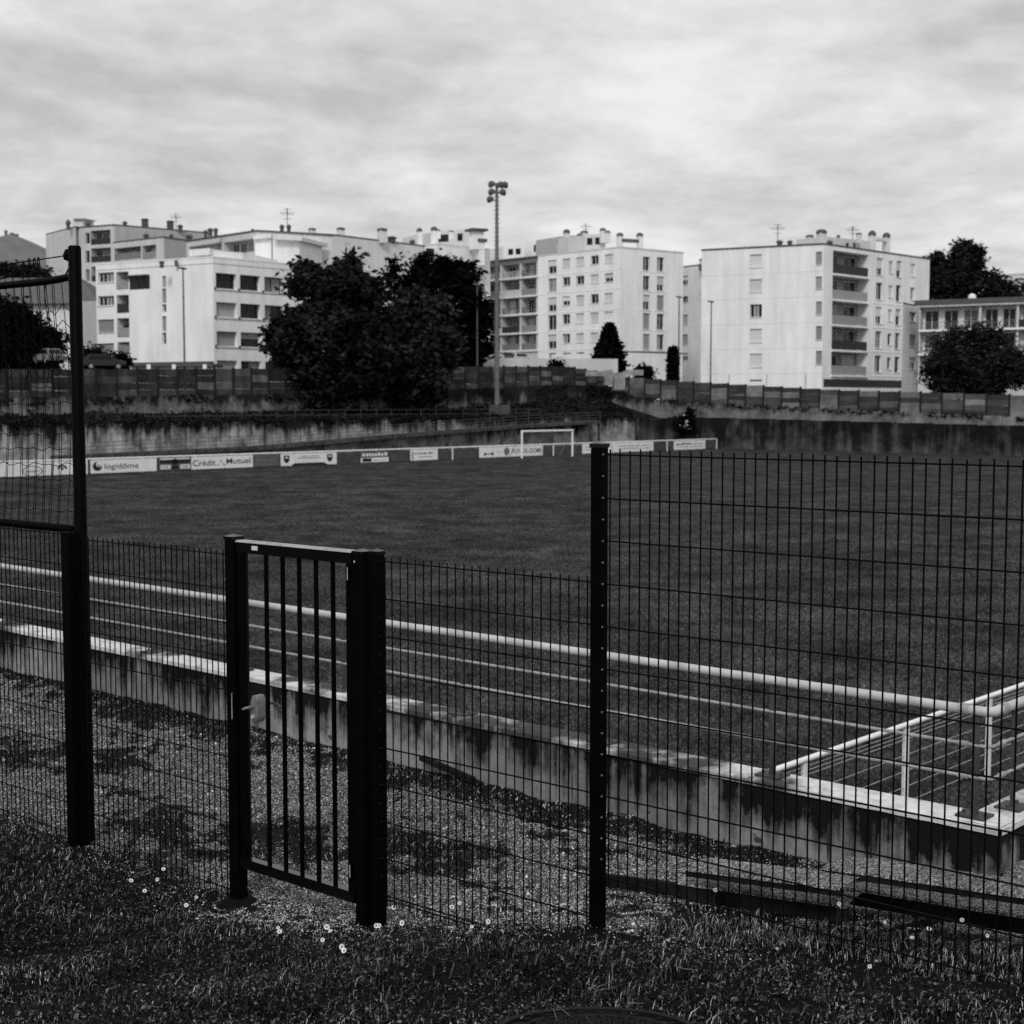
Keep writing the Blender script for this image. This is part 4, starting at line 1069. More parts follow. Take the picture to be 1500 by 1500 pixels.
def aerial(b, px, ytop, ybot, Y):
    p0, p1 = at(px, ybot, Y), at(px, ytop, Y); m = MB(); h = p1[2] - p0[2]
    m.tube([(p0[0], Y, p0[2] - .5), (p0[0], Y, p1[2])], .05, 6)
    for f, L in ((.95, .5), (.8, .9), (.72, .8), (.5, .5)):
        m.bar((p0[0] - L, Y, p0[2] + h * f), (p0[0] + L, Y, p0[2] + h * f), .05, .05); m.bar((p0[0], Y - L * .6, p0[2] + h * f + .1), (p0[0], Y + L * .6, p0[2] + h * f + .1), .05, .05)
    m.build('aerial', M['trim'], b.root)
def depth_from(Y0, y0, y1): return Y0 * (HOR - y0) / (HOR - y1)

# ---- right hand block
Y0 = 182.0; pc = at(1207, 358, Y0); ZT = pc[2]
pa = at(1028, 367, depth_from(Y0, 358, 367)); pb = at(1362, 380, depth_from(Y0, 358, 380))
b = Building('apartment_block', 'pale five storey block with windowless gable and a column of balconies', (*pc[:2], 3))
f = Face(b, pa, pc)
rows = [(372.7, 391.7), (409, 428), (445.7, 465), (481.7, 501.7), (518, 538)]
for k, (y0, y1) in enumerate(rows):
    f.win_px(1098.5, y0, 1116, y1, ['shut', 'shut', 'glass', 'shut', 'shut'][k], leaves=3 if k == 2 else 2)
    f.win_px(1195, y0 - 4, 1204, y1 - 4, 'grey', leaves=1)
f.win_px(1098, 556, 1116, 559, 'glass', sill=False)
for y0, y1 in rows: f.slab(0.02, f.L - .02, f.z(1107, y1 + 9), .06, .012, name='panel_joint', mat='render2')
f.wall(3.0, ZT, 'render')
f = Face(b, pc, pb)
slab_y = [403, 440, 476.5, 513, 549.5]; z_sl = [f.z(1245, y) for y in slab_y]; st = (z_sl[0] - z_sl[4]) / 4
ua, ub = f.u(1219), f.u(1271)
zs_top = z_sl[0] + st * .88
pans = ['panel_dark', 'panel_grey', 'panel_grey', 'panel_dark', 'panel_grey']
for k in range(5):
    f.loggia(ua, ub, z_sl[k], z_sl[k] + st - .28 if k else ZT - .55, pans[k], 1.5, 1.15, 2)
    f.slab(ua - .05, ub + .05, z_sl[k] - .005, .24, .22)
for k in range(5):
    zb = z_sl[k]
    for (x0, x1, lo, hi, stt) in ((1283, 1292.5, .45, 2.65, 0), (1301, 1307, .9, 2.45, 1), (1312, 1319.5, .45, 2.6, 2)):
        u0, u1 = f.u(x0), f.u(x1); ss = [['half', 'glass', 'half', 'glass', 'glass'], ['shut', 'shut', 'shut', 'glass', 'glass'], ['half', 'glass', 'half', 'glass', 'glass']][stt][k]
        f.window(u0, u1, zb + lo, zb + hi, ss, leaves=2 if stt == 0 else 1)
    if k < 2: f.window(f.u(1333), f.u(1339.5), zb + .8, zb + 2.5, ['shut', 'curtain'][k], leaves=1)
f.wall(3.0, ZT, 'render')
for k in range(1, 5): f.slab(f.u(1279), f.u(1324), z_sl[k] + st * .0 - .02, .10, .04, name='string_course')
m = MB(); f.fbox(m, .4, f.L - 1, f.z(1300, 568), f.z(1300, 557), -.03, .2); m.build('ground_floor_panel', M['panel_dark'], b.root)
poly = shell(b, pa, pc, pb, 3.0, ZT, 'render2'); flat_roof(b, poly, ZT, .006, .18, 'trim')
Yr = 192
m = MB(); a0, a1 = at(1212, 366, Yr), at(1290, 347, Yr); m.frame_box((a0[0], Yr, a0[2] - 1), (a1[0] - a0[0], 5, 0), (-3.5, 3.0, 0), (0, 0, a1[2] - a0[2] + 1)); m.build('roof_house', M['render4'], b.root)
for x in (1240, 1250):
    p = at(x, 361, Yr - .1 + 2); m = MB(); m.box((p[0], p[1] - .5, p[2]), (.45, .1, .8), .8); m.build('roof_window', M['glass'], b.root)
stack(b, 1203, 336, 362, 11, 184); stack(b, 1186, 344, 358, 8, 186); stack(b, 1277, 338, 372, 8, 197); stack(b, 1298, 341, 374, 8, 200)
stack(b, 1258, 341, 352, 6, 194, cap='dome')
m = MB(); q0, q1 = at(1280, 350, 197.5), at(1297, 352, 199.5); m.bar(q0, q1, .5, .4); m.build('chimney_bridge', M['render2'], b.root)
cowl(b, 1142, 352, 359, 11, 187); cowl(b, 1157, 352, 359, 9, 187); cowl(b, 1215, 352, 360, 11, 186); cowl(b, 1228, 344, 350, 6, 195)
aerial(b, 1139, 328, 356, 188); aerial(b, 1249, 332, 352, 196)

# ---- annex and low balcony building at the right edge
b = Building('apartment_annex', 'narrow three window wing between the tall block and low balcony building', (*at(1336, 560, 181)[:2], 3))
q0, q1 = at(1323, 445, 179), at(1347, 443, 184.5); f = Face(b, q0, q1)
for (y0, y1, ss) in ((457, 471, 'glass'), (490, 508, 'grey'), (523, 541, 'half')): f.win_px(1332, y0, 1342, y1, ss, leaves=2)
zt_ = q0[2]; f.wall(3.0, zt_, 'render2'); q2 = at(1323, 445, 192)
poly = shell(b, q0, q1, q1 + np.array([3, 6, 0]), 3.0, zt_, 'render2'); flat_roof(b, poly, zt_, .02, .18)
Y0 = 178.0; pa = at(1347, 447, Y0); pe = at(1640, 437, depth_from(Y0, 447, 437))
b = Building('balcony_building', 'low pale building with long continuous balconies behind the round tree', (*pa[:2], 3))
f = Face(b, pa, pe); ZT = pa[2]
z1, z2, z3 = f.z(1400, 482), f.z(1400, 517), f.z(1400, 552)
divs = [1347, 1436, 1491, 1545, 1600]
for zi, zc in ((z1, ZT - .35), (z2, z1 - .22), (z3, z2 - .22)):
    for i in range(4):
        u0, u1 = f.u(divs[i]) + .12, f.u(divs[i + 1]) - .12
        f.loggia(u0, u1, zi, zc, 'panel_grey' if (i + int(zi)) % 3 else 'panel_dark', 1.3, .95, 2 + (i == 0), back='render', bars=(i != 2))
    f.slab(0, f.L, zi - .004, .24, .30)
f.wall(2.0, ZT, 'render4')
m = MB(); f.fbox(m, -.5, f.L, ZT + .01, ZT + .55, -.55, 9); m.build('roof', M['trim'], b.root)
m = MB(); f.fbox(m, -.4, f.L, ZT - .25, ZT + .005, -.35, .3); m.build('fascia', M['render'], b.root)
p = at(1424, 435, 184); m = MB(); m.lathe((p[0], p[1], p[2] - .5), [(.5, 0), (.5, .5), (.42, .75), (.15, .9), (.03, .92)], 12); m.build('roof_dome', M['white_paint'], b.root)
# far roof behind it
b = Building('far_house', 'distant pale roof gable with chimney at the right behind the tree', (*at(1480, 440, 240)[:2], 3))
q0, q1 = at(1462, 412, 240), at(1560, 400, 230); f = Face(b, q0, q1); f.wall(3.0, q0[2] + .8, 'render'); stack(b, 1493, 407, 424, 10, 234); stack(b, 1468, 412, 422, 9, 237)
poly = shell(b, q0, q1, q1 + np.array([8, 12, 0]), 3.0, q0[2] + .8, 'render'); flat_roof(b, poly, q0[2] + .8, .01, .2, 'render2')
aerial(b, 1463, 393, 418, 238)

# ---- middle block
Y0 = 215.0; pc = at(909, 363, Y0); ZT = pc[2]
pa = at(788, 376, depth_from(Y0, 363, 376)); pb = at(1001, 371, depth_from(Y0, 363, 371)); pz = at(684, 386, depth_from(Y0, 363, 387))
b = Building('apartment_block', 'white five storey block in the middle with rows of square windows and roof chimneys', (*pc[:2], 3))
f = Face(b, pa, pc)
cols = [(802.7, 815), (823.8, 835), (843.7, 855.5), (864.9, 876.6), (885.4, 897.7)]
rws = [(376.7, 389.3), (404, 416.6), (432.4, 446), (459, 473.5), (488, 502)]
stt = ['hgsgs', 'ggssh', 'hhsgs', 'ggsss', 'dgsss']
stt = [['half', 'shut', 'shut', 'glass', 'shut'], ['glass', 'glass', 'glass', 'shut', 'half'], ['half', 'half', 'shut', 'glass', 'shut'], ['glass', 'glass', 'shut', 'shut', 'shut'], ['half', 'glass', 'shut', 'shut', 'shut']]
zr_ = [(f.z(849, y1), f.z(849, y0)) for y0, y1 in rws]
for j, (z0, z1) in enumerate(zr_):
    for i, (x0, x1) in enumerate(cols):
        f.window(f.u(x0), f.u(x1), z0 - (.75 if i == 0 else 0), z1, stt[j][i], leaves=2)
    f.slab(0.0, f.L, z0 - 1.0, .10, .035, name='string_course')
f.win_px(803, 517, 814, 519.5, 'glass', sill=False, leaves=1); f.win_px(824, 516.5, 836, 519, 'glass', sill=False, leaves=1); f.win_px(844, 516, 856, 518.5, 'glass', sill=False, leaves=1)
f.wall(4.0, ZT, 'render')
f = Face(b, pc, pb)
for j, (y0, y1) in enumerate([(376, 396.7), (404, 425.4), (431.8, 453.8), (458.8, 482.3), (489, 511.6)]):
    f.win_px(942, y0, 952, y1, ['glass', 'glass', 'half', 'grey', 'grey'][j], leaves=2); f.win_px(962.3, y0 + .8, 972.9, y1 + .8, ['glass', 'half', 'grey', 'glass', 'glass'][j], leaves=2)
    f.slab(f.u(936), f.u(978), f.z(957, y1 + 2.0), .10, .035, name='string_course')
f.wall(4.0, ZT, 'render')
m = MB(); f.fbox(m, .5, f.L, f.z(950, 517), f.z(950, 515), -.03, .2); m.build('plinth_line', M['trim'], b.root)
# balcony wing, set back a little
f2 = Face(b, pz, pa); sh = -f2.N * .9
f = Face(b, np.array(pz[:2]) + sh, np.array(pa[:2]) + sh)
dv = [684, 707.5, 734, 762.5, 787]
zs_ = [f.z(772, y) for y in (405, 432.5, 459, 486.7, 512.5)]; st = (zs_[0] - zs_[4]) / 4
for k in range(5):
    for i in range(4):
        f.loggia(f.u(dv[i]) + .22, f.u(dv[i + 1]) - .22, zs_[k], zs_[k] + st - .3 if k else min(zs_[0] + st - .3, ZT - .6), random.choice(['panel_grey', 'panel_grey', 'panel_dark', 'render4']) if (k, i) != (3, 2) else 'panel_dark', 1.5, 1.0, 2, bars=random.random() < .45)
    f.slab(0, f.L, zs_[k] - .005, .26, .28)
f.wall(4.0, zs_[0] + st - .1, 'render4')
m = MB(); f.fbox(m, 0, f.L - .05, zs_[0] + st - .09, zs_[0] + st + .12, -.7, 9); m.build('roof', M['trim'], b.root)
poly = shell(b, pa, pc, pb, 4.0, ZT, 'render2'); flat_roof(b, poly, ZT, .006, .2, 'render4')
# roof structures
def roof_house(b, x0, x1, ytop, ybot, Y, dx, dy, mat='render', wins=()):
    a0, a1 = at(x0, ybot, Y), at(x1, ytop, Y); m = MB(); w = a1[0] - a0[0]
    m.frame_box((a0[0], Y, a0[2] - 1.2), (w, -w * .55, 0), (-dx, -dy + 6, 0), (0, 0, a1[2] - a0[2] + 1.2)); o = m.build('roof_house', M[mat], b.root)
    for c in wins:
        d = np.array([w, -w * .55]); q = a0[:2] + d * c; n_ = np.array([d[1], -d[0]]); n_ /= np.linalg.norm(n_)
        g = MB(); g.frame_box((q[0] + n_[0] * .05, q[1] + n_[1] * .05, a0[2] + (a1[2] - a0[2]) * .25), (*(d / np.linalg.norm(d) * .9), 0), (*(-n_ * .1), 0), (0, 0, (a1[2] - a0[2]) * .5)); g.build('roof_window', M['glass'], o)
roof_house(b, 857, 886, 344, 364, 228, 4, 0, 'render4', (.1, .5)); roof_house(b, 822, 862, 346, 366, 238, 4, 0, 'render3', (.2,))
roof_house(b, 737, 768, 361, 378, 246, 3, 0, 'render', (.25, .6)); roof_house(b, 778, 818, 354, 374, 246, 3, 0, 'render', (.1, .35))
for px, yt, yb, w in ((830, 336, 362, 7), (822.5, 351, 366, 9), (856, 338, 352, 8), (849, 342, 365, 6), (883, 334, 352, 6.5), (890, 338, 352, 6), (908, 341, 364, 7), (937, 341, 366, 7)): stack(b, px, yt, yb, w, 236 if px < 870 else 226)
m = MB(); q0, q1 = at(911, 352, 224), at(936, 353.5, 224); m.bar(q0, q1, .6, .5); m.build('chimney_bridge', M['trim'], b.root)
aerial(b, 858, 328, 344, 236)
# ---- slim block between the two
Y0 = 236.0; b = Building('apartment_block', 'slim pale block with one window column between two larger blocks', (*at(1005, 540, Y0)[:2], 4))
q0, q1 = at(968, 396, Y0 + 14), at(1045, 392, Y0 + 2); f = Face(b, q0, q1)
for y0, y1, ss in ((404, 417, 'half'), (434, 443.5, 'glass'), (461, 476, 'grey'), (490, 505, 'grey'), (517, 528, 'half')): f.win_px(998.5, y0, 1007.5, y1, ss, leaves=2)
f.wall(4.0, q0[2], 'render2'); poly = shell(b, q0, q1, q1 + np.array([5, 9, 0]), 4.0, q0[2], 'render2'); flat_roof(b, poly, q0[2], .005, .2)
cowl(b, 1026, 386, 394, 7, 236); stack(b, 1027, 379, 394, 4, 240)

# ---- white stepped building at the left
Y0 = 150.0; pc = at(311.5, 377, Y0); ZT = pc[2]
pa = at(140, 388, depth_from(Y0, 377, 388)); pb = at(500, 394.5, depth_from(Y0, 377, 394))
b = Building('apartment_block', 'white four storey building with blank corner wall and recessed window bays at left', (*pc[:2], 3))
f = Face(b, pa, pc)
for y0, y1, ss in ((399, 413.5, 'glass'), (433.5, 448, 'glass'), (468, 487, 'grey'), (503, 518, 'grey')): f.win_px(143.5, y0, 167, y1, ss, leaves=4 if ss == 'glass' else 2, frame='frame')
for y0, y1, ss in ((398, 424, 'panel_grey'), (432, 458.6, 'panel_dark'), (466, 494, 'panel_grey'), (501, 519, 'panel_grey')):
    f.loggia(f.u(171), f.u(189), f.z(180, y1), f.z(180, y0), ss, 1.3, 1.0, 1)
for k, (y0, y1, ss) in enumerate(((404, 421, 'grey'), (422.5, 444, 'grey'), (445.5, 457.5, 'glass'), (463, 485, 'grey'), (487, 504.5, 'glass'))): f.win_px(237.5, y0, 243.5, y1, ss, leaves=1, sill=False)
f.win_px(189.6, 405, 219.5, 424, 'glass', depth=.12, frame='darkframe', leaves=3, sill=False)
f.wall(3.0, ZT, 'render')
m = MB(); f.fbox(m, f.u(186), f.u(220), f.z(203, 405), f.z(203, 403), -.5, .1); m.build('window_hood', M['trim'], b.root)
m = MB(); f.fbox(m, f.u(192), f.L - .05, f.z(250, 536), f.z(250, 530.5), -.6, .2); m.build('carport_edge', M['trim'], b.root)
f = Face(b, pc, pb)
cl_ = [(316.7, 347), (352, 381.7), (387.7, 415.5), (421, 448), (454, 480)]
rw_ = [(400.5, 423), (443, 464.6), (485.5, 507), (528, 545)]
stt = [['glass', 'glass', 'curtain', 'glass', 'glass'], ['grey', 'glass', 'glass', 'glass', 'grey'], ['grey', 'halfgrey', 'glass', 'glass', 'glass'], ['grey', 'glass', 'glass', 'glass', 'glass']]
zz = [(f.z(331, y1), f.z(331, y0)) for y0, y1 in rw_]
for j, (z0, z1) in enumerate(zz):
    for i, (x0, x1) in enumerate(cl_): f.window(f.u(x0), f.u(x1), z0, z1, stt[j][i], depth=.55, frame='darkframe', leaves=3 if (i, j) == (0, 0) else 2, sill=False)
    m = MB(); f.fbox(m, f.u(314), f.u(486), z0 - .16, z0 - .02, -.10, .05); m.build('ledge', M['render2'], b.root)
    for x in (314.5, 349.5, 384.7, 418): m = MB(); f.fbox(m, f.u(x) - .1, f.u(x) + .1, z0 - .14, z0 + .10, -.16, -.11); m.build('bracket', M['trim'], b.root)
f.wall(3.0, ZT, 'render')
for fc in (Face(b, pa, pc), f):
    m = MB(); fc.fbox(m, .02, fc.L, ZT - .62, ZT - .55, -.03, .0); m.build('parapet_line', M['render3'], b.root)
poly = shell(b, pa, pc, pb, 3.0, ZT, 'render2'); flat_roof(b, poly, ZT, .004, .12, 'render')
cowl(b, 237, 382, 388, 9, 151); cowl(b, 258, 381, 386, 6, 152)
def box_px(b, x0, x1, yt, yb, Y, dep, mat, name, skew=-.55, zx=1.0):
    a0, a1 = at(x0, yb, Y), at(x1, yt, Y); m = MB(); w = a1[0] - a0[0]
    m.frame_box((a0[0], Y, a0[2] - zx), (w, w * skew, 0), (dep * .3, dep, 0), (0, 0, a1[2] - a0[2] + zx)); return m.build(name, M[mat], b.root)
box_px(b, 277, 312, 366, 374, 155.5, 8, 'render2', 'roof_box', -.75, .1); box_px(b, 312, 350, 367, 376, 152, 8, 'render2', 'roof_box', .75, .1)

# ---- stepped blocks behind, at left
def back_block(name, label, Y0, pcx, pcy, pax, pay, pbx, pby, zbase, mats, bays, panel='panel_grey', extra=None, roof_over=.01, roof='trim'):
    pc = at(pcx, pcy, Y0); pa = at(pax, pay, depth_from(Y0, pcy, pay)); pb = at(pbx, pby, depth_from(Y0, pcy, pby))
    b = Building(name, label, (*pc[:2], zbase)); ZT = pc[2]
    f = Face(b, pa, pc)
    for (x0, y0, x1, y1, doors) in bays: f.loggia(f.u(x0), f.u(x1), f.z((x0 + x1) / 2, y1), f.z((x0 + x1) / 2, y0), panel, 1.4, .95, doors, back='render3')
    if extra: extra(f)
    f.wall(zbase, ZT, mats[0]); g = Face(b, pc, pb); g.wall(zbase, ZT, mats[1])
    poly = shell(b, pa, pc, pb, zbase, ZT, mats[1]); flat_roof(b, poly, ZT, roof_over, .18, roof)
    return b, f, g
def ex(f):
    for y0, y1 in ((341, 357), (367, 385), (394.5, 412), (421, 433)): f.win_px(125, y0, 131.5, y1, 'glass', leaves=1, sill=False)
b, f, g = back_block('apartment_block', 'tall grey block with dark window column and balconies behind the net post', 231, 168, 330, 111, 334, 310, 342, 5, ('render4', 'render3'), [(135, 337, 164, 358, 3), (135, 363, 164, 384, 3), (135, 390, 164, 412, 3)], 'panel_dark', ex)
q0, q1 = at(67, 341, 244), at(111, 333, 233.5); f = Face(b, q0, q1); f.wall(5, q1[2] + .0, 'render4'); m = MB(); m.prism([tuple(q0[:2]), tuple(q1[:2]), (q1[0] + 6, q1[1] + 14), (q0[0] + 4, q0[1] + 14)], q1[2], q1[2] + .2); m.build('roof', M['trim'], b.root)
box_px(b, 107, 121, 319, 332, 236, 3, 'render2', 'roof_box', 0); box_px(b, 106, 122, 319, 320.5, 235.5, 3.5, 'render2', 'roof_box', 0, 0)
for px, yt, yb, w in ((100, 322, 334, 8), (129, 324, 334, 9), (183, 324, 331, 8)): cowl(b, px, yt, yb, w, 234)
stack(b, 212.5, 320, 333, 8, 236, 'trim'); stack(b, 249.5, 323, 335, 8, 238, 'trim'); cowl(b, 264, 329, 336, 9, 238); aerial(b, 258, 313, 336, 240)
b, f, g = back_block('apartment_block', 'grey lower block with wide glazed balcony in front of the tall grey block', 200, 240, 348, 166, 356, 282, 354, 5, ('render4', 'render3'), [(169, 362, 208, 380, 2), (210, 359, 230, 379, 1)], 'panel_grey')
cowl(b, 214, 342, 350, 10, 203); cowl(b, 251, 343, 349, 7, 202); cowl(b, 277, 343, 352, 12, 205)
b, f, g = back_block('apartment_block', 'block with overhanging dark roof edge and wooden window recess above the white building', 172, 376, 339, 273, 354, 486, 345, 5, ('render4', 'render2'), [(278, 358, 326, 372, 3), (329, 352, 373, 371, 4)], None, roof_over=.02)
box_px(b, 374, 400, 351, 385, 170, 6, 'render', 'stair_box', -.7); box_px(b, 400, 436, 351, 385, 167.5, 6, 'render', 'stair_box', .5)
box_px(b, 371, 400, 345, 350.5, 169.5, 7, 'render2', 'stair_roof', -.7, 0); box_px(b, 400, 439, 345, 350.5, 166.8, 7, 'render2', 'stair_roof', .5, 0)
for px, yt, yb, w in ((308, 334, 342, 9), (316, 334, 342, 8), (301, 337, 345, 7), (370, 335, 341, 5), (413, 329, 337, 8), (423, 329, 337, 8), (438, 363, 374, 12)): cowl(b, px, yt, yb, w, 176)
aerial(b, 421, 305, 337, 178)
b, f, g = back_block('apartment_block', 'long pale block with shed roof line rising behind the large trees', 205, 491, 345, 437, 352, 622, 361, 5, ('render4', 'render2'), [(441, 357, 486, 375, 3)], 'panel_grey')
stack(b, 457.5, 334, 348, 8, 207); stack(b, 499.5, 333, 350, 9, 208); stack(b, 560, 334, 352, 11, 212); cowl(b, 574, 346, 352, 16, 214); cowl(b, 604, 351, 360, 9, 222)
b, f, g = back_block('apartment_block', 'white block with roof terrace house and capped chimneys behind the dense tree', 222, 641, 358, 590, 364, 718, 366, 5, ('render', 'render'), [], None, roof='render2')
f_ = Face(b, at(590, 364, 229), at(641, 358, 222))
roof_house(b, 640, 690, 339, 360, 232, 4, 0, 'render4', (.05, .2, .62)); roof_house(b, 613, 640, 343, 360, 236, 3, 0, 'render2', ())
for px, yt, yb, w, cp_ in ((614.5, 334, 360, 6, 'dome'), (636, 332, 360, 7, 'dome'), (642, 336, 346, 5, 'dome'), (661, 338, 346, 5, 'dome'), (698, 334, 362, 16, 'flat'), (704, 348, 385, 9, 'flat')): stack(b, px, yt, yb, w, 226, 'render', cp_)
for x in (640, 0)[:1]:
    p = at(639, 370, 221); m = MB(); m.box((p[0] - .9, p[1] - .1, p[2]), (1.4, .3, 1.2), .8); m.build('window', M['glass'], b.root)
# ---- low house with grey tiled roof at far left
b = Building('house', 'low pale house with grey tiled roof behind the net', (*at(70, 480, 168)[:2], 4), 'house')
q0, q1 = at(-60, 452, 166), at(142, 443, 166); f = Face(b, q0, q1); f.win_px(70, 455, 78, 470, 'shut', leaves=1); f.wall(4.0, q1[2], 'render2')
m = MB(); r0, r1 = at(-60, 446, 165.2), at(146, 443.5, 165.2); h0, h1 = at(-60, 407, 174), at(118, 407, 174)
m.add([r0, r1, h1, h0], [(0, 1, 2, 3)]); m.add([r1, (r1[0], 182, r1[2]), h1], [(0, 1, 2)]); m.build('roof', M['tile'], b.root)
box_px(b, 115, 150, 441, 490, 163, 5, 'render3', 'wing', 0); box_px(b, 62, 104, 409.5, 413.5, 173.5, 1, 'white_paint', 'ridge', 0, 0)
# ---- parapet wall and garden wall before the middle block, carport at left
b0, b1 = at(690, 537, 181), at(905, 538, 186); m = MB()
zt0, zt1 = at(700, 524, 181)[2], at(905, 524, 186)[2]
m.frame_box((b0[0], b0[1], 5.3), (b1[0] - b0[0], b1[1] - b0[1], 0), (0, .35, 0), (0, 0, zt0 - 5.3)); tag(m.build('parking_wall', M['render4']), 'pale plastered car park wall before the middle block', 'wall')
r_ = thing('carport', (*at(245, 545, 141)[:2], 5), 'low dark carport roof with pale posts beside the white building', 'carport')
a0, a1 = at(196, 534, 140), at(312, 534, 142); m = MB(); m.frame_box((a0[0], a0[1], a0[2] - .15), (a1[0] - a0[0], a1[1] - a0[1], 0), (0, 5, 0), (0, 0, .3)); m.build('roof', M['trim'], r_)
for px in (218, 255, 300): p = at(px, 540, 140.4); m = MB(); m.box((p[0], p[1], (p[2] + 5) / 2 + .2), (.35, .2, p[2] - 4.6), 0); m.build('post', M['white_paint'], r_)

# ================================================================== TREES AND PLANTS
def leaf_cloud(centers, sig, per, size, flat=.35):
    """quads scattered round clump centres; returns verts, idx"""
    n = len(centers) * per
    c = np.repeat(np.asarray(centers), per, 0) + rng.normal(0, 1, (n, 3)) * np.repeat(np.asarray(sig).reshape(-1, 1), per, 0) * np.array([1, 1, .75])
    a = rng.normal(0, 1, (n, 3)); a[:, 2] *= flat; a /= np.linalg.norm(a, axis=1, keepdims=True)
    r = rng.normal(0, 1, (n, 3)); b = np.cross(a, r); b /= np.linalg.norm(b, axis=1, keepdims=True)
    s = size * rng.uniform(.55, 1.35, (n, 1))
    v = np.stack([c - a * s, c + b * s * .45, c + a * s, c - b * s * .45], 1).reshape(-1, 3)
    return v, np.arange(n * 4).reshape(-1, 4)
def crown_points(lobes, n, surf=.55):
    """clump centres inside a set of ellipsoids (cx,cy,cz,rx,ry,rz), denser near the surface"""
    out = []; vol = np.array([l[3] * l[4] * l[5] for l in lobes]) ** .8; vol /= vol.sum()
    for l, k in zip(lobes, rng.multinomial(n, vol)):
        d = rng.normal(0, 1, (k, 3)); d /= np.linalg.norm(d, axis=1, keepdims=True)
        r = rng.uniform(0, 1, (k, 1)) ** (1 / 3.0) * (1 - surf) + surf * rng.uniform(.75, 1.06, (k, 1))
        out.append(np.array(l[:3]) + d * r * np.array(l[3:6]))
    return np.concatenate(out)
def tree(label, base, lobes, clumps, per, size, sig, mat, trunk_r=.3, group=None, name='tree', limbs=7, flat=.5, cat='tree', surf=.45):
    base = np.array(base, float); r = thing(name, base, label, cat, group); extra_ = []
    if cat == 'tree':
        for l in lobes:
            for k in range(6):
                d_ = rng.normal(0, 1, 3); d_[2] = abs(d_[2]) * .8 if rng.uniform() < .75 else d_[2]; d_ /= np.linalg.norm(d_); f_ = rng.uniform(.16, .34)
                extra_.append((*(np.array(l[:3]) + d_ * np.array(l[3:6]) * rng.uniform(.92, 1.08)), l[3] * f_, l[4] * f_, l[5] * f_))
    lobes = list(lobes) + extra_
    pts = crown_points(lobes, clumps, surf); v, i = leaf_cloud(pts, rng.uniform(.6, 1.3, len(pts)) * sig, per, size, flat)
    link('crown', np_mesh('crown', v, 4, i, M[mat]), r)
    m = MB(); c = np.mean([l[:3] for l in lobes], axis=0); top = np.array([base[0] * .6 + c[0] * .4, base[1], c[2]])
    m.tube([base - np.array([0, 0, .3]), base + (top - base) * .35, base + (top - base) * .75, top], [trunk_r * 1.3, trunk_r, trunk_r * .7, trunk_r * .3], 8)
    for k in range(limbs):
        s0 = base + (top - base) * random.uniform(.3, .85); e = pts[random.randrange(len(pts))]; md = (s0 + e) / 2 + np.array([0, 0, random.uniform(.0, .8)])
        m.tube([s0, md, s0 + (e - s0) * .92], [trunk_r * .45, trunk_r * .28, trunk_r * .08], 6)
    m.build('trunk', M['trunk'], r, True); return r
def lobe(px, py, Y, rx, ry, dy=None):
    p = at(px, py, Y); k = Y / F; return (p[0], p[1], p[2], rx * k, (dy or rx) * k, ry * k)
# the large pair on the terrace
def tz(px, back=3.0): q = plan_hit(px, 600, C0 + B * back, -A); return C0 + B * back - A * q[0]
p = tz(492, 4.0); Yt = p[1]
tree('broad dark leafy tree on the terrace, left of the pair before the slab fence', (*p, 3.6), [lobe(485, 495, Yt, 72, 52), lobe(503, 428, Yt, 42, 42), lobe(517, 376, Yt, 11, 22), lobe(424, 500, Yt, 30, 42), lobe(446, 420, Yt, 20, 34), lobe(478, 558, Yt, 44, 40), lobe(545, 440, Yt, 22, 34), lobe(540, 520, Yt, 36, 50)], 600, 42, .40, .55, 'leaf', .42, 'pair of large terrace trees')
p = tz(614, 3.0); Yt = p[1]
tree('leafy paler tree on the terrace, right of the pair near the mast', (*p, 3.7), [lobe(612, 510, Yt, 48, 46), lobe(604, 452, Yt, 26, 26), lobe(640, 470, Yt, 18, 28), lobe(648, 512, Yt, 24, 34), lobe(606, 560, Yt, 46, 40), lobe(572, 470, Yt, 16, 26)], 420, 42, .38, .52, 'leaf_pale', .38, 'pair of large terrace trees')
p = at(655, 545, 170)
tree('dense very dark tree behind the fence beside the slim lamp', (p[0], p[1], 5), [lobe(658, 462, 170, 54, 66), lobe(692, 488, 170, 28, 50), lobe(632, 400, 170, 36, 24), lobe(672, 404, 170, 30, 26), lobe(580, 396, 170, 15, 20), lobe(684, 522, 170, 26, 26), lobe(600, 430, 172, 22, 24)], 560, 40, .36, .5, 'leaf_deep', .4)
p = at(893, 530, 178)
def conifer(px, ytop, ybot, wpx, Y, label, name='conifer', col=False, n=1500):
    p0, p1 = at(px, ybot, Y), at(px, ytop, Y); h = p1[2] - p0[2]; w = wpx * Y / F / 2
    r = thing(name, p0 - np.array([0, 0, 1.0]), label, 'tree'); f_ = rng.uniform(0, 1, n)
    f_ = f_ * 1.35 - .35; an = rng.uniform(0, 2 * math.pi, n)
    br = 1 + .42 * np.sin(an * 5 + np.floor(f_ * 7) * 2.1) * (0 if col else 1)
    rad = (w * np.clip((1 - f_) * 1.15, 0, 1) ** .75 * br if not col else w * np.minimum(1, (1 - f_) * 3) ** .6) * rng.uniform(.5, 1.05, n) + .05
    c = np.stack([p0[0] + rad * np.cos(an), Y + rad * np.sin(an), p0[2] + f_ * h], 1)
    v, i = leaf_cloud(c, np.full(n, .16), 8, .32, .6); link('crown', np_mesh('crown', v, 4, i, M['leaf_deep']), r)
    m = MB(); m.tube([p0 - np.array([0, 0, 1.5]), p1 - np.array([0, 0, .8])], [.18, .05], 8); m.build('trunk', M['trunk'], r)
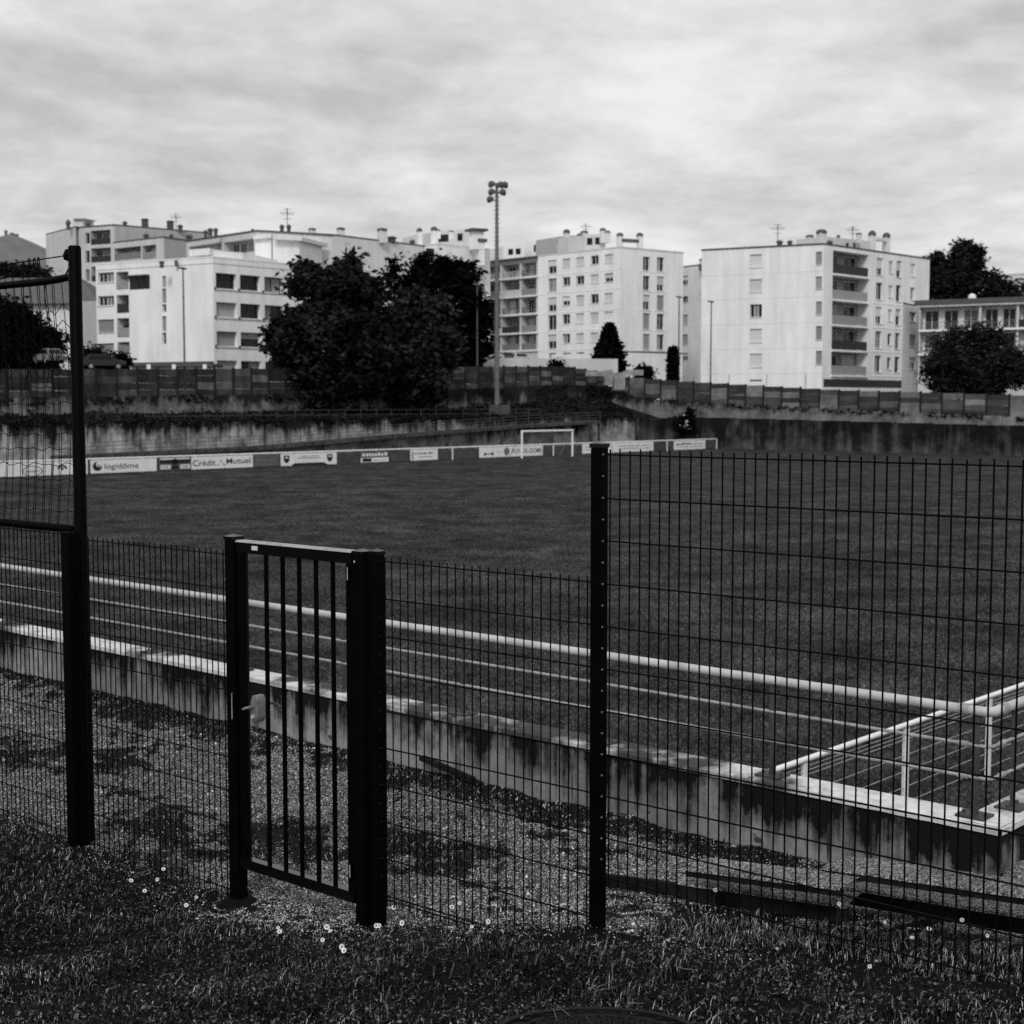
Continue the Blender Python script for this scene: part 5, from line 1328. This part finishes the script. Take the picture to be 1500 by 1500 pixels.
conifer(893, 475, 527, 35, 192, 'small dark conifer before the middle block')
conifer(985.5, 511, 552, 8.5, 176, 'dark columnar cypress beside the street lamp', 'cypress', True, 700)
p = at(1424, 575, 158)
tree('round dark tree behind the slab fence before the balcony building', (p[0], p[1], 3.6), [lobe(1424, 543, 158, 64, 36), lobe(1388, 547, 158, 34, 30), lobe(1462, 542, 158, 36, 31), lobe(1402, 505, 158, 20, 22), lobe(1432, 498, 158, 20, 20), lobe(1462, 505, 158, 18, 20), lobe(1380, 515, 158, 20, 18), lobe(1490, 540, 158, 20, 26), lobe(1447, 500, 158, 14, 18)], 560, 42, .24, .5, 'leaf', .28)
p = at(1410, 450, 232)
tree('tall tree rising behind the low balcony building', (p[0], p[1], 5), [lobe(1392, 420, 232, 32, 32), lobe(1410, 398, 232, 24, 30), lobe(1440, 425, 232, 36, 24), lobe(1372, 400, 232, 18, 28), lobe(1418, 372, 232, 22, 16), lobe(1470, 432, 232, 28, 14)], 480, 40, .42, .62, 'leaf', .4)
for (px, py, Y, rx, ry, lab) in ((8, 500, 150, 52, 58, 'black leafy tree at the left edge behind the net'), (52, 520, 152, 30, 26, 'low dark shrub beside the black tree behind the net')):
    p = at(px, 545, Y); tree(lab, (p[0], p[1], 4.8), [lobe(px, py, Y, rx, ry), lobe(px - 18, py - 30, Y, rx * .7, ry * .5), lobe(px + 18, py - 20, Y, rx * .6, ry * .5)], 380, 40, .3, .55, 'leaf_deep', .28)
p = at(35, 420, 200); tree('dark rounded tree crown just above the tiled roof', (p[0], p[1], 5), [lobe(36, 404, 200, 28, 8), lobe(10, 403, 200, 26, 8)], 200, 40, .4, .6, 'leaf', .3)
for (px, yt, yb, w, Y, lab) in ((943, 538, 553, 20, 175, 'dark rounded bush right of the fence corner'), (135, 512, 545, 60, 146, 'long dark hedge below the grey wing of the house'), (165, 520, 545, 50, 146, 'dark hedge end beside the white building'), (815, 532, 542, 12, 178, 'small dark bush against the pale car park wall'), (1450, 552, 572, 34, 170, 'dark hedge right of the round tree')):
    p0 = at(px, yb, Y); pm = at(px, (yt + yb) / 2, Y); k = Y / F
    tree(lab, (p0[0], p0[1], 4.6), [(pm[0], pm[1], pm[2], w * k / 2, w * k / 2, (yb - yt) * k / 2), (pm[0], pm[1], (pm[2] + 4.8) / 2, w * k * .48, w * k * .48, (pm[2] - 4.8) / 2 + .2)], 150, 40, .22, .35, 'leaf_deep', .12, name='bush', limbs=2, cat='bush')
# climbing shrub with pale blossom on the dark wall
s, z = bh(1005, 622, -.5); q = C0 - B * s - A * .5
tree('round shrub with white flecks growing against the dark right hand wall', (*q, 0), [(q[0], q[1], z, .85, .6, .85), (q[0] + .4, q[1], z + 1.2, .25, .25, .7)], 60, 30, .2, .3, 'leaf_deep', .08, name='shrub', cat='shrub')
pts = rng.normal(0, .36, (60, 3)) + np.array([q[0], q[1] - .5, z]); v, i = leaf_cloud(pts, np.full(60, .1), 2, .13)
sh_ = [o for o in bpy.data.objects if o.name.startswith('shrub')][-1]; link('blossom', np_mesh('blossom', v, 4, i, M['petal']), sh_)
# weeds and ivy along the top of the long wall and the foot of the upper walls
cs = []
for s in np.arange(0, LA, .42):
    d_ = .22 + .45 * max(0, hash_noise(s, 1, .35)); 
    if hash_noise(s, 4, .22, 3) < -.25: continue
    for k in range(3):
        pq = C0 - A * (s + random.uniform(-.2, .2)) + B * random.uniform(-.15, .4); cs.append((pq[0], pq[1], HA + .12 - d_ * random.uniform(0, 1) + .15))
for s in np.arange(LA0, LA1, .35):
    if hash_noise(s, 7, .3, 1) < -.2: continue
    pq = C0 + B * (back_a - .15) - A * s; cs.append((pq[0], pq[1], zU(s) - .1 - random.uniform(0, .5))); cs.append((pq[0] , pq[1], zG(s) + random.uniform(0, .5)))
for s in np.arange(LB0, LB, .45):
    if hash_noise(s, 2, .3, 4) < -.1: continue
    pq = C0 + A * (back_b - .1) - B * s; cs.append((pq[0], pq[1], zS(s) - random.uniform(0, .25))); 
v, i = leaf_cloud(cs, np.full(len(cs), .16), 14, .17)
tag(link('ivy', np_mesh('ivy', v, 4, i, M['ivy'])), 'dark weeds hanging along the tops of the retaining walls', 'ivy', kind='stuff')
n = 4500; s = rng.uniform(-3, LA1, n); fb = rng.uniform(.1, 1, n); cs = []
for a_, b_ in zip(s, fb):
    pq = C0 - A * a_ + B * back_a * b_; z0_, z1_ = HA - .22, zG(max(a_, LA0)); cs.append((pq[0], pq[1], z0_ + (z1_ - z0_) * b_ ** .8 + .15))
v, i = leaf_cloud(cs, np.full(n, .12), 4, .2)
tag(link('bank_weeds', np_mesh('bank_weeds', v, 4, i, M['ivy'])), 'dark low weeds covering the terrace bank', 'weeds', kind='stuff')

# ---- hill far away
m = MB(); n, k = 48, 22; vs_, fs = [], []
pk = at(14, 343, 4000); rb = 640.0; hh = pk[2]
for i in range(k + 1):
    f_ = i / k
    for j in range(n):
        a_ = 2 * math.pi * j / n; rr = rb * f_ * (1 + .05 * math.sin(3 * a_ + 1) + .03 * math.sin(7 * a_))
        z = hh * (1 - f_ ** 1.25) + 5 * math.sin(5 * a_ + f_ * 9) * f_ * (1 - f_) * 2
        vs_.append((pk[0] + rr * math.cos(a_) * 1.0, 4000 + rr * math.sin(a_), z))
for i in range(k):
    for j in range(n): fs.append((i * n + j, i * n + (j + 1) % n, (i + 1) * n + (j + 1) % n, (i + 1) * n + j))
m.add(vs_, fs); M['hill'] = plain('hazy_wooded_hill', .15, .25, .02, .95, .05); o = m.build('hill', M['hill']); smoothed(o, 60); tag(o, kind='structure')
for dx, h_, w_ in ((-14, 34, 6), (0, 22, 10), (10, 16, 12)):
    m = MB(); m.frame_box((pk[0] + dx, 4000, hh - 8), (w_, 0, 0), (0, 8, 0), (0, 0, h_ * .55)); tag(m.build('summit_mast' if w_ < 8 else 'summit_building', M['hill']), {6: 'thin mast on the summit of the far hill', 10: 'small block on the summit of the far hill', 12: 'low block right of the summit on the far hill'}[w_], 'mast' if w_ < 8 else 'building')

# ================================================================== CARS behind the fence
def car(x, y, z, rz, paint, label):
    r = thing('parked_car', (x, y, z), label, 'car', 'cars parked behind the slab fence')
    co, si = math.cos(rz), math.sin(rz)
    def T(p): return (x + p[0] * co - p[1] * si, y + p[0] * si + p[1] * co, z + p[2])
    def loft(secs, name, mat, par=r):
        m = MB(); k = len(secs[0]); vs_ = [T(p) for s_ in secs for p in s_]
        fs = [(i * k + j, i * k + (j + 1) % k, (i + 1) * k + (j + 1) % k, (i + 1) * k + j) for i in range(len(secs) - 1) for j in range(k)]
        fs += [tuple(range(k))[::-1], tuple((len(secs) - 1) * k + j for j in range(k))]
        m.add(vs_, fs); return smoothed(m.build(name, M[mat], par), 35)
    prof = [(-2.05, .38), (-2.1, .75), (-1.95, .92), (-1.0, .98), (1.0, .98), (1.75, .86), (2.1, .70), (2.1, .38)]
    loft([[(a_ * (.97 if abs(w) > .8 else 1), w, b_ - (.05 if abs(w) > .8 and b_ > .5 else 0)) for a_, b_ in prof] for w in (-.86, -.78, .78, .86)], 'body', paint)
    cab = [(-1.9, .93), (-1.45, 1.36), (-.9, 1.47), (.15, 1.46), (.55, 1.36), (1.15, .95)]
    loft([[(a_, w * (1 if b_ < 1 else .82), b_) for a_, b_ in cab] for w in (-.76, .76)], 'cabin', paint)
    g = MB(); e_ = .012
    ws_ = [((.62, -.56, 1.33), (.62, .56, 1.33), (1.12, .66, .99), (1.12, -.66, .99))]
    g.quad(*[T((p[0] + .03, p[1], p[2] + .03)) for p in ws_[0]]); g.build('windscreen', M['glass'], r)
    g = MB(); g.quad(*[T(p) for p in ((-1.50, -.56, 1.36), (-1.50, .56, 1.36), (-1.88, .64, 1.0), (-1.88, -.64, 1.0))][::-1]); o = g.build('rear_window', M['glass'], r)
    for sg in (-1, 1):
        g = MB(); g.quad(*[T((a_, sg * w, b_)) for a_, w, b_ in ((-1.55, .79, 1.0), (.95, .79, 1.0), (.45, .675, 1.36), (-1.25, .675, 1.38))]); g.build('side_window', M['glass'], r)
        for a_ in (-1.3, 1.3):
            m = MB(); m.tube([T((a_, sg * .68, .31)), T((a_, sg * .88, .31))], .31, 16); wh = m.build('wheel', M['tyre'], r)
            m = MB(); m.tube([T((a_, sg * .885, .31)), T((a_, sg * .895, .31))], .19, 12); m.build('rim', M['galv'], wh)
        m = MB(); m.box(T((2.02, sg * .6, .68)), (.12, .3, .14), rz); m.build('headlight', M['lampglass'], r)
def carpx(px, yroof, Y, rz, paint, label):
    p = at(px, yroof, Y); car(p[0], p[1], p[2] - 1.47, rz, paint, label)
carpx(72, 511, 141, 2.2, 'car_mid', 'grey car under the black tree at left')
carpx(150, 519, 142, .5, 'car_dark', 'dark car parked by the hedge near the net post')
carpx(692, 529, 176, .8, 'car_mid', 'grey car at the foot of the slim lamp before the dense tree')
carpx(716, 512, 184, .9, 'car_pale', 'pale car tucked beside the floodlight mast')
carpx(741, 516, 192, .9, 'car_mid', 'grey car right of the mast above the car park wall')
carpx(760, 517, 194, .9, 'car_pale', 'pale car under the balcony wing')
carpx(1398, 566, 166, .4, 'car_pale', 'pale car half hidden below the round tree')

# ================================================================== FOREGROUND
def patch(u, w): return .5 + .5 * np.clip(hash_noise(u, w, 1.15, 4.2) + .45 * hash_noise(u, w, 3.1, 1.0), -1, 1)
def blades(n, u_rng, w_rng, hmin, hmax, wid, keep=None, lean=.9):
    nt = max(1, n // 16); tu, tw, ta = rng.uniform(*u_rng, nt), rng.uniform(*w_rng, nt), rng.uniform(0, 2 * math.pi, nt)
    ti = rng.integers(0, nt, n); tuft = rng.uniform(0, 1, n) < .72
    u = np.where(tuft, tu[ti] + rng.normal(0, .02, n), rng.uniform(*u_rng, n)); w = np.where(tuft, tw[ti] + rng.normal(0, .02, n), rng.uniform(*w_rng, n))
    an_all = np.where(tuft, ta[ti] + rng.normal(0, .55, n), rng.uniform(0, 2 * math.pi, n)); hs_all = np.where(tuft, .55 + .9 * np.modf(np.abs(np.sin(ti * 12.9898)) * 437.5)[0], .8)
    p = O[None] + u[:, None] * FL + w[:, None] * FN
    # only where the photo looks: a wedge a little wider than the frame
    vis = (np.abs(p[:, 0]) < p[:, 1] * .46 + .5) & (p[:, 1] > 3.4)
    if keep is not None: vis &= keep(u, w)
    u, w, p, an, hs = u[vis], w[vis], p[vis], an_all[vis], hs_all[vis]; n = len(u)
    z = terr(u, w); h = rng.uniform(hmin, hmax, n) * (.5 + .8 * patch(u, w)) * hs; le = rng.uniform(.1, lean, n) * h
    d = np.stack([np.cos(an), np.sin(an)], 1); sd_ = np.stack([-np.sin(an + .6), np.cos(an + .6)], 1) * (wid * rng.uniform(.6, 1.3, n))[:, None]
    b0 = np.concatenate([p - sd_, (z - .005)[:, None]], 1); b1 = np.concatenate([p + sd_, (z - .005)[:, None]], 1)
    mid_ = p + d * (le * .35)[:, None]; zm = z + h * .6
    m0 = np.concatenate([mid_ - sd_ * .8, zm[:, None]], 1); m1 = np.concatenate([mid_ + sd_ * .8, zm[:, None]], 1)
    tp = np.concatenate([p + d * le[:, None], (z + h * rng.uniform(.7, 1.0, n))[:, None]], 1)
    v = np.stack([b0, b1, m1, m0, tp], 1).reshape(-1, 3); k = np.arange(n)[:, None] * 5
    tri = np.concatenate([k + [0, 1, 2], k + [0, 2, 3], k + [3, 2, 4]], 1).reshape(-1, 3)
    return v, tri
MHX, MHY, MHZ = terrain_hit(873, 1524); MH = np.array([MHX, MHY]) - O; MHU, MHW = MH @ FL, MH @ FN
def gap(u, w):      # bare worn patches: under the gate and by the tall post
    bare = ((u - (u_gl + u_h) / 2) ** 2 / .55 + (w + .12) ** 2 / .18 < 1) | ((u + .12) ** 2 / .10 + (w + .22) ** 2 / .035 < 1)
    rag = w < -.22 + .20 * hash_noise(u, w, 4.0, 6.0) + .10 * hash_noise(u, w, 11.0, 2.0)
    return (~bare | (rng.uniform(0, 1, len(u)) < .2)) & (rag | (rng.uniform(0, 1, len(u)) < .38)) & ((u - MHU) ** 2 + (w - MHW) ** 2 > (.30 + .09 * rng.uniform(0, 1, len(u))) ** 2)
v1, t1 = blades(330000, (-3.2, 9), (-4.3, .12), .012, .044, .0017, lambda u, w: gap(u, w) & (patch(u * 1.7 + 9, w * 1.7) > rng.uniform(.05, .45, len(u))))
v2, t2 = blades(26000, (-3.2, 9), (-4.3, .2), .03, .068, .0014, lambda u, w: (patch(u, w) > .45) & gap(u, w), 1.1)
v3, t3 = blades(46000, (-3.2, -.25), (0, .95), .02, .07, .0022, lambda u, w: w < .40 + .30 * np.clip(-u, 0, 2) + .1 * hash_noise(u, w, 7.0, 2.0))
t2 = t2 + len(v1); t3 = t3 + len(v1) + len(v2)
tag(link('grass', np_mesh('grass', np.concatenate([v1, v2, v3]), 3, np.concatenate([t1, t2, t3]), M['blade'])), 'short dark grass in front of the wire fence', 'grass', kind='stuff')
# clover: flat little leaves
n = 170000; u = rng.uniform(-3.2, 8, n); w = rng.uniform(-4.3, .15, n); p = O[None] + u[:, None] * FL + w[:, None] * FN
k_ = (np.abs(p[:, 0]) < p[:, 1] * .46 + .5) & (p[:, 1] > 3.4) & (patch(u * .8 + 3, w * .8) > rng.uniform(.0, .5, n)) & gap(u, w); u, w, p = u[k_], w[k_], p[k_]; n = len(u)
c = np.concatenate([p, (terr(u, w) + rng.uniform(.008, .045, n))[:, None]], 1); nr = rng.normal(0, .35, (n, 3)) + np.array([0, 0, 1]); nr /= np.linalg.norm(nr, axis=1, keepdims=True)
a = np.cross(nr, rng.normal(0, 1, (n, 3))); a /= np.linalg.norm(a, axis=1, keepdims=True); b_ = np.cross(nr, a); s_ = rng.uniform(.0035, .0085, (n, 1))
v = np.stack([c + s_ * (math.cos(q) * a + math.sin(q) * b_) for q in np.linspace(0, 2 * math.pi, 6)[:-1]], 1).reshape(-1, 3)
tag(link('clover', np_mesh('clover', v, 5, np.arange(n * 5).reshape(-1, 5), M['clover'])), 'dark clover leaves between the grass blades', 'clover', kind='stuff')
# broad leaves of dandelion and plantain, in rosettes
nr_ = 3600; ru = rng.uniform(-3.2, 8, nr_); rw = rng.uniform(-4.3, .25, nr_); k_ = gap(ru, rw); ru, rw = ru[k_], rw[k_]; per = 7; n = len(ru) * per
pu, pw = np.repeat(ru, per) + rng.normal(0, .012, n), np.repeat(rw, per) + rng.normal(0, .012, n); p = O[None] + pu[:, None] * FL + pw[:, None] * FN
k_ = (np.abs(p[:, 0]) < p[:, 1] * .44 + .4) & (p[:, 1] > 3.4); p, pu, pw = p[k_], pu[k_], pw[k_]; n = len(p)
an = rng.uniform(0, 6.283, n); L = rng.uniform(.012, .036, n); d = np.stack([np.cos(an), np.sin(an)], 1); sd_ = np.stack([-np.sin(an), np.cos(an)], 1) * (L * rng.uniform(.12, .24, n))[:, None]; z = terr(pu, pw); zr0 = rng.uniform(.004, .02, n); zm_ = zr0 + L * rng.uniform(.2, .7, n)
st_ = lambda q, zz: np.concatenate([q, (z + zz)[:, None]], 1)
v = np.stack([st_(p, zr0), st_(p + d * (L * .55)[:, None] + sd_, zm_), st_(p + d * L[:, None], zm_ * .9), st_(p + d * (L * .55)[:, None] - sd_, zm_)], 1).reshape(-1, 3)
tag(link('weed_leaves', np_mesh('weed_leaves', v, 4, np.arange(n * 4).reshape(-1, 4), M['weedleaf'])), 'broad dark weed leaves scattered through the grass', 'weeds', kind='stuff')
# turf tufts standing on the pitch where it is near enough to read as grass
n = 520000; Yp = 13 + 95 * rng.beta(1.35, 2.0, n); Xp = rng.uniform(-.42, .42, n) * Yp
dd = np.stack([Xp, Yp], 1); k_ = (dd - (WP + A * .4)) @ A > .0; k_ |= (dd - CORNER) @ B < -.5; k_ &= ((dd - CORNER) @ A > .5) & ((dd - BT) @ B < -.3)
Xp, Yp = Xp[k_], Yp[k_]; n = len(Xp); an = rng.uniform(0, 6.283, n); hw = rng.uniform(.015, .035, n); hh_ = rng.uniform(.018, .042, n)
le = rng.normal(0, .02, (n, 2))
v = np.stack([np.stack([Xp - hw * np.cos(an), Yp - hw * np.sin(an), np.full(n, -.002)], 1), np.stack([Xp + hw * np.cos(an), Yp + hw * np.sin(an), np.full(n, -.002)], 1), np.stack([Xp + le[:, 0], Yp + le[:, 1], hh_], 1)], 1).reshape(-1, 3)
tag(link('pitch_grass', np_mesh('pitch_grass', v, 3, np.arange(n * 3).reshape(-1, 3), M['tuft'])), 'short mown grass covering the football pitch', 'grass', kind='stuff')
# weeds growing in the gravel patches
def weedy(u, w): return (weed_mask(u, w) > rng.uniform(.3, 1.1, len(u))) & (w < wall_w(u) - .03)
v1, t1 = blades(110000, (U_C - .3, 11), (0.02, 3.4), .010, .035, .0026, weedy)
tag(link('gravel_weeds', np_mesh('gravel_weeds', v1, 3, t1, M['blade'])), 'dark weeds growing in patches across the gravel path', 'weeds', kind='stuff')
# loose gravel
n = 230000; u = rng.uniform(-3.2, 11, n); w = rng.uniform(0.0, 3.4, n)
kk = weed_mask(u, w) < rng.uniform(.05, 1.05, n); u, w = u[kk], w[kk]
u2 = (u_gl + u_h) / 2 + rng.normal(0, .42, 4500); w2 = -.12 + rng.normal(0, .18, 4500); u3 = rng.uniform(-1, 6, 2200); w3 = -np.abs(rng.normal(0, .2, 2200)); u = np.concatenate([u, u2, u3]); w = np.concatenate([w, w2, w3])
p = O[None] + u[:, None] * FL + w[:, None] * FN
k_ = (np.abs(p[:, 0]) < p[:, 1] * .40 + .4) & (w < wall_w(u) - .01) & (u > U_C - .5); u, w, p = u[k_], w[k_], p[k_]; n = len(u)
c = np.concatenate([p, (terr(u, w) + .002)[:, None]], 1); s_ = rng.uniform(.0022, .0068, (n, 1)) * (1 + (rng.uniform(0, 1, (n, 1)) < .02) * 1.2)
octa = np.array([[1, 0, 0], [0, 1, 0], [-1, 0, 0], [0, -1, 0], [0, 0, .7], [0, 0, -.7]], float)
th = rng.uniform(0, 6.28, n); ct, sn = np.cos(th), np.sin(th); sc = rng.uniform(.6, 1.3, (n, 3))
oo = octa[None] * sc[:, None]; ox = oo[:, :, 0] * ct[:, None] - oo[:, :, 1] * sn[:, None]; oy = oo[:, :, 0] * sn[:, None] + oo[:, :, 1] * ct[:, None]
v = (np.stack([ox, oy, oo[:, :, 2]], 2) * s_[:, None] + c[:, None]).reshape(-1, 3)
fc = np.array([[0, 1, 4], [1, 2, 4], [2, 3, 4], [3, 0, 4], [1, 0, 5], [2, 1, 5], [3, 2, 5], [0, 3, 5]]); idx = (np.arange(n)[:, None, None] * 6 + fc[None]).reshape(-1, 3)
tag(link('loose_gravel', np_mesh('loose_gravel', v, 3, idx, M['pebble'])), 'loose pale gravel stones between the fence and low wall', 'gravel', kind='stuff')

# small white daisies in the grass by the gate and the fence
SM = MB().tube([(0, 0, 0), (.01, 0, .5), (.02, .01, 1)], .0016, 5).mesh('stem', M['stem'])
hm = MB()
for k in range(12):
    a_ = 2 * math.pi * k / 12; c_, s__ = math.cos(a_), math.sin(a_)
    hm.add([(.002 * c_, .002 * s__, 0), (.010 * c_ - .0028 * s__, .010 * s__ + .0028 * c_, .003), (.014 * c_, .014 * s__, .004), (.010 * c_ + .0028 * s__, .010 * s__ - .0028 * c_, .003)], [(0, 1, 2, 3)])
HD = hm.mesh('head', M['petal']); CE = MB().lathe((0, 0, 0), [(.004, .0015), (.0045, .004), (.002, .006)], 8).mesh('centre', M['straw'])
spots = [(401, 1360), (403, 1366), (472, 1359), (477, 1365), (466, 1378), (494, 1388), (497, 1394), (549, 1357), (545, 1357), (571, 1330), (583, 1353), (656, 1330), (668, 1324), (684, 1359), (709, 1351), (234, 1274), (225, 1289), (282, 1315), (267, 1327), (206, 1306), (186, 1291), (1043, 1305), (1224, 1325), (1227, 1330), (1267, 1417), (1480, 1331), (1395, 1296), (1376, 1281), (1384, 1283), (1455, 1318), (1486, 1346), (1404, 1349), (1290, 1352), (1355, 1362), (1330, 1375), (1440, 1372)]
def grass_hit(px, py):
    d = ray(px, py); lo, hi = 3.0, 12.0
    for _ in range(40):
        m_ = (lo + hi) / 2; q = d * (m_ / d[1])
        if CZ + q[2] > float(terr_xy(q[0], q[1])) + .05: lo = m_
        else: hi = m_
    q = d * (lo / d[1]); return q[0], q[1], float(terr_xy(q[0], q[1]))
for k, (px, py) in enumerate(spots):
    h = random.uniform(.08, .125); x, y, z = terrain_hit(px, py, h); z -= h; sz = random.uniform(.6, 1.1); g_ = 'gate' if px < 800 else 'slabs'
    r = thing('daisy', (x, y, z), 'small white daisy in the grass around the gate' if px < 800 else 'small white blossom in the weeds by the stepped slabs', 'flower', 'daisies around the gate' if px < 800 else 'blossoms by the slabs')
    o = bpy.data.objects.new('stem', SM); COL.objects.link(o); o.parent = r; o.scale = (1, 1, h)
    o = bpy.data.objects.new('head', HD); COL.objects.link(o); o.parent = r; o.location = (.02, .01, h); o.rotation_euler = (random.uniform(.55, 1.25), random.uniform(-.5, .5), random.uniform(-.4, .4)); o.scale = (sz,) * 3
    c = bpy.data.objects.new('centre', CE); COL.objects.link(c); c.parent = o
# pale dry stalks lying in the grass
vs_, fs = [], []; m = MB()
for k in range(130):
    px, py = random.uniform(-20, 1520), random.uniform(1260, 1500)
    if py < 1330 - (750 - px) * .1 - 40 and px < 900: continue
    x, y, z = grass_hit(px, py); a_ = random.uniform(0, 6.28); L = random.uniform(.02, .09); h = random.uniform(.0, .03)
    m.tube([(x, y, z + .02 + random.uniform(0, .03)), (x + L * .5 * math.cos(a_), y + L * .5 * math.sin(a_), z + .045 + h), (x + L * math.cos(a_ + .3), y + L * math.sin(a_ + .3), z + .04 + h * 1.6)], [.0014, .0012, .0006], 4)
tag(m.build('dry_stalks', M['straw']), 'pale dry stalks lying among the grass', 'stalks', kind='stuff')

# manhole cover at the bottom edge
x, y, z = MHX, MHY, MHZ; rad = .35
q0 = np.array([x, y]); zc_ = z + .02
nx = (float(terr_xy(x + .3, y)) - float(terr_xy(x - .3, y))) / .6; ny = (float(terr_xy(x, y + .3)) - float(terr_xy(x, y - .3))) / .6
r = thing('manhole_cover', (x, y, zc_), 'round ribbed iron manhole cover sunk in the grass', 'manhole cover')
r.rotation_euler = (math.atan(ny), -math.atan(nx), 0)
def mh(mb_, name):
    o = bpy.data.objects.new(name, mb_.mesh(name, M['iron'])); COL.objects.link(o); o.parent = r; return o
mh(MB().lathe((0, 0, 0), [(rad * .9, -.03), (rad * .9, .0), (.01, .0)], 48), 'plate')
ring = MB(); ring.lathe((0, 0, 0), [(rad * .93, -.03), (rad * .93, .012), (rad * 1.0, .014), (rad * 1.03, .0), (rad * 1.03, -.04)], 48); mh(ring, 'rim')
ring = MB(); ring.tube([(rad * .76 * math.cos(a_), rad * .76 * math.sin(a_), .002) for a_ in np.linspace(0, 2 * math.pi, 49)], .007, 6); mh(ring, 'raised_ring')
stud = MB().box((0, 0, .004), (.026, .012, .010), 0).mesh('stud', M['iron'])
for i in range(-8, 9):
    for j in range(-10, 11):
        X, Y = i * .038, j * .028 + (.014 if i % 2 else 0)
        if X * X + Y * Y < (rad * .86) ** 2 and abs(math.hypot(X, Y) - rad * .76) > .018:
            o = bpy.data.objects.new('stud', stud); COL.objects.link(o); o.parent = r; o.location = (X, Y, 0); o.rotation_euler = (0, 0, .5 if (i + j) % 2 else -.5)
# cable lying across the manhole
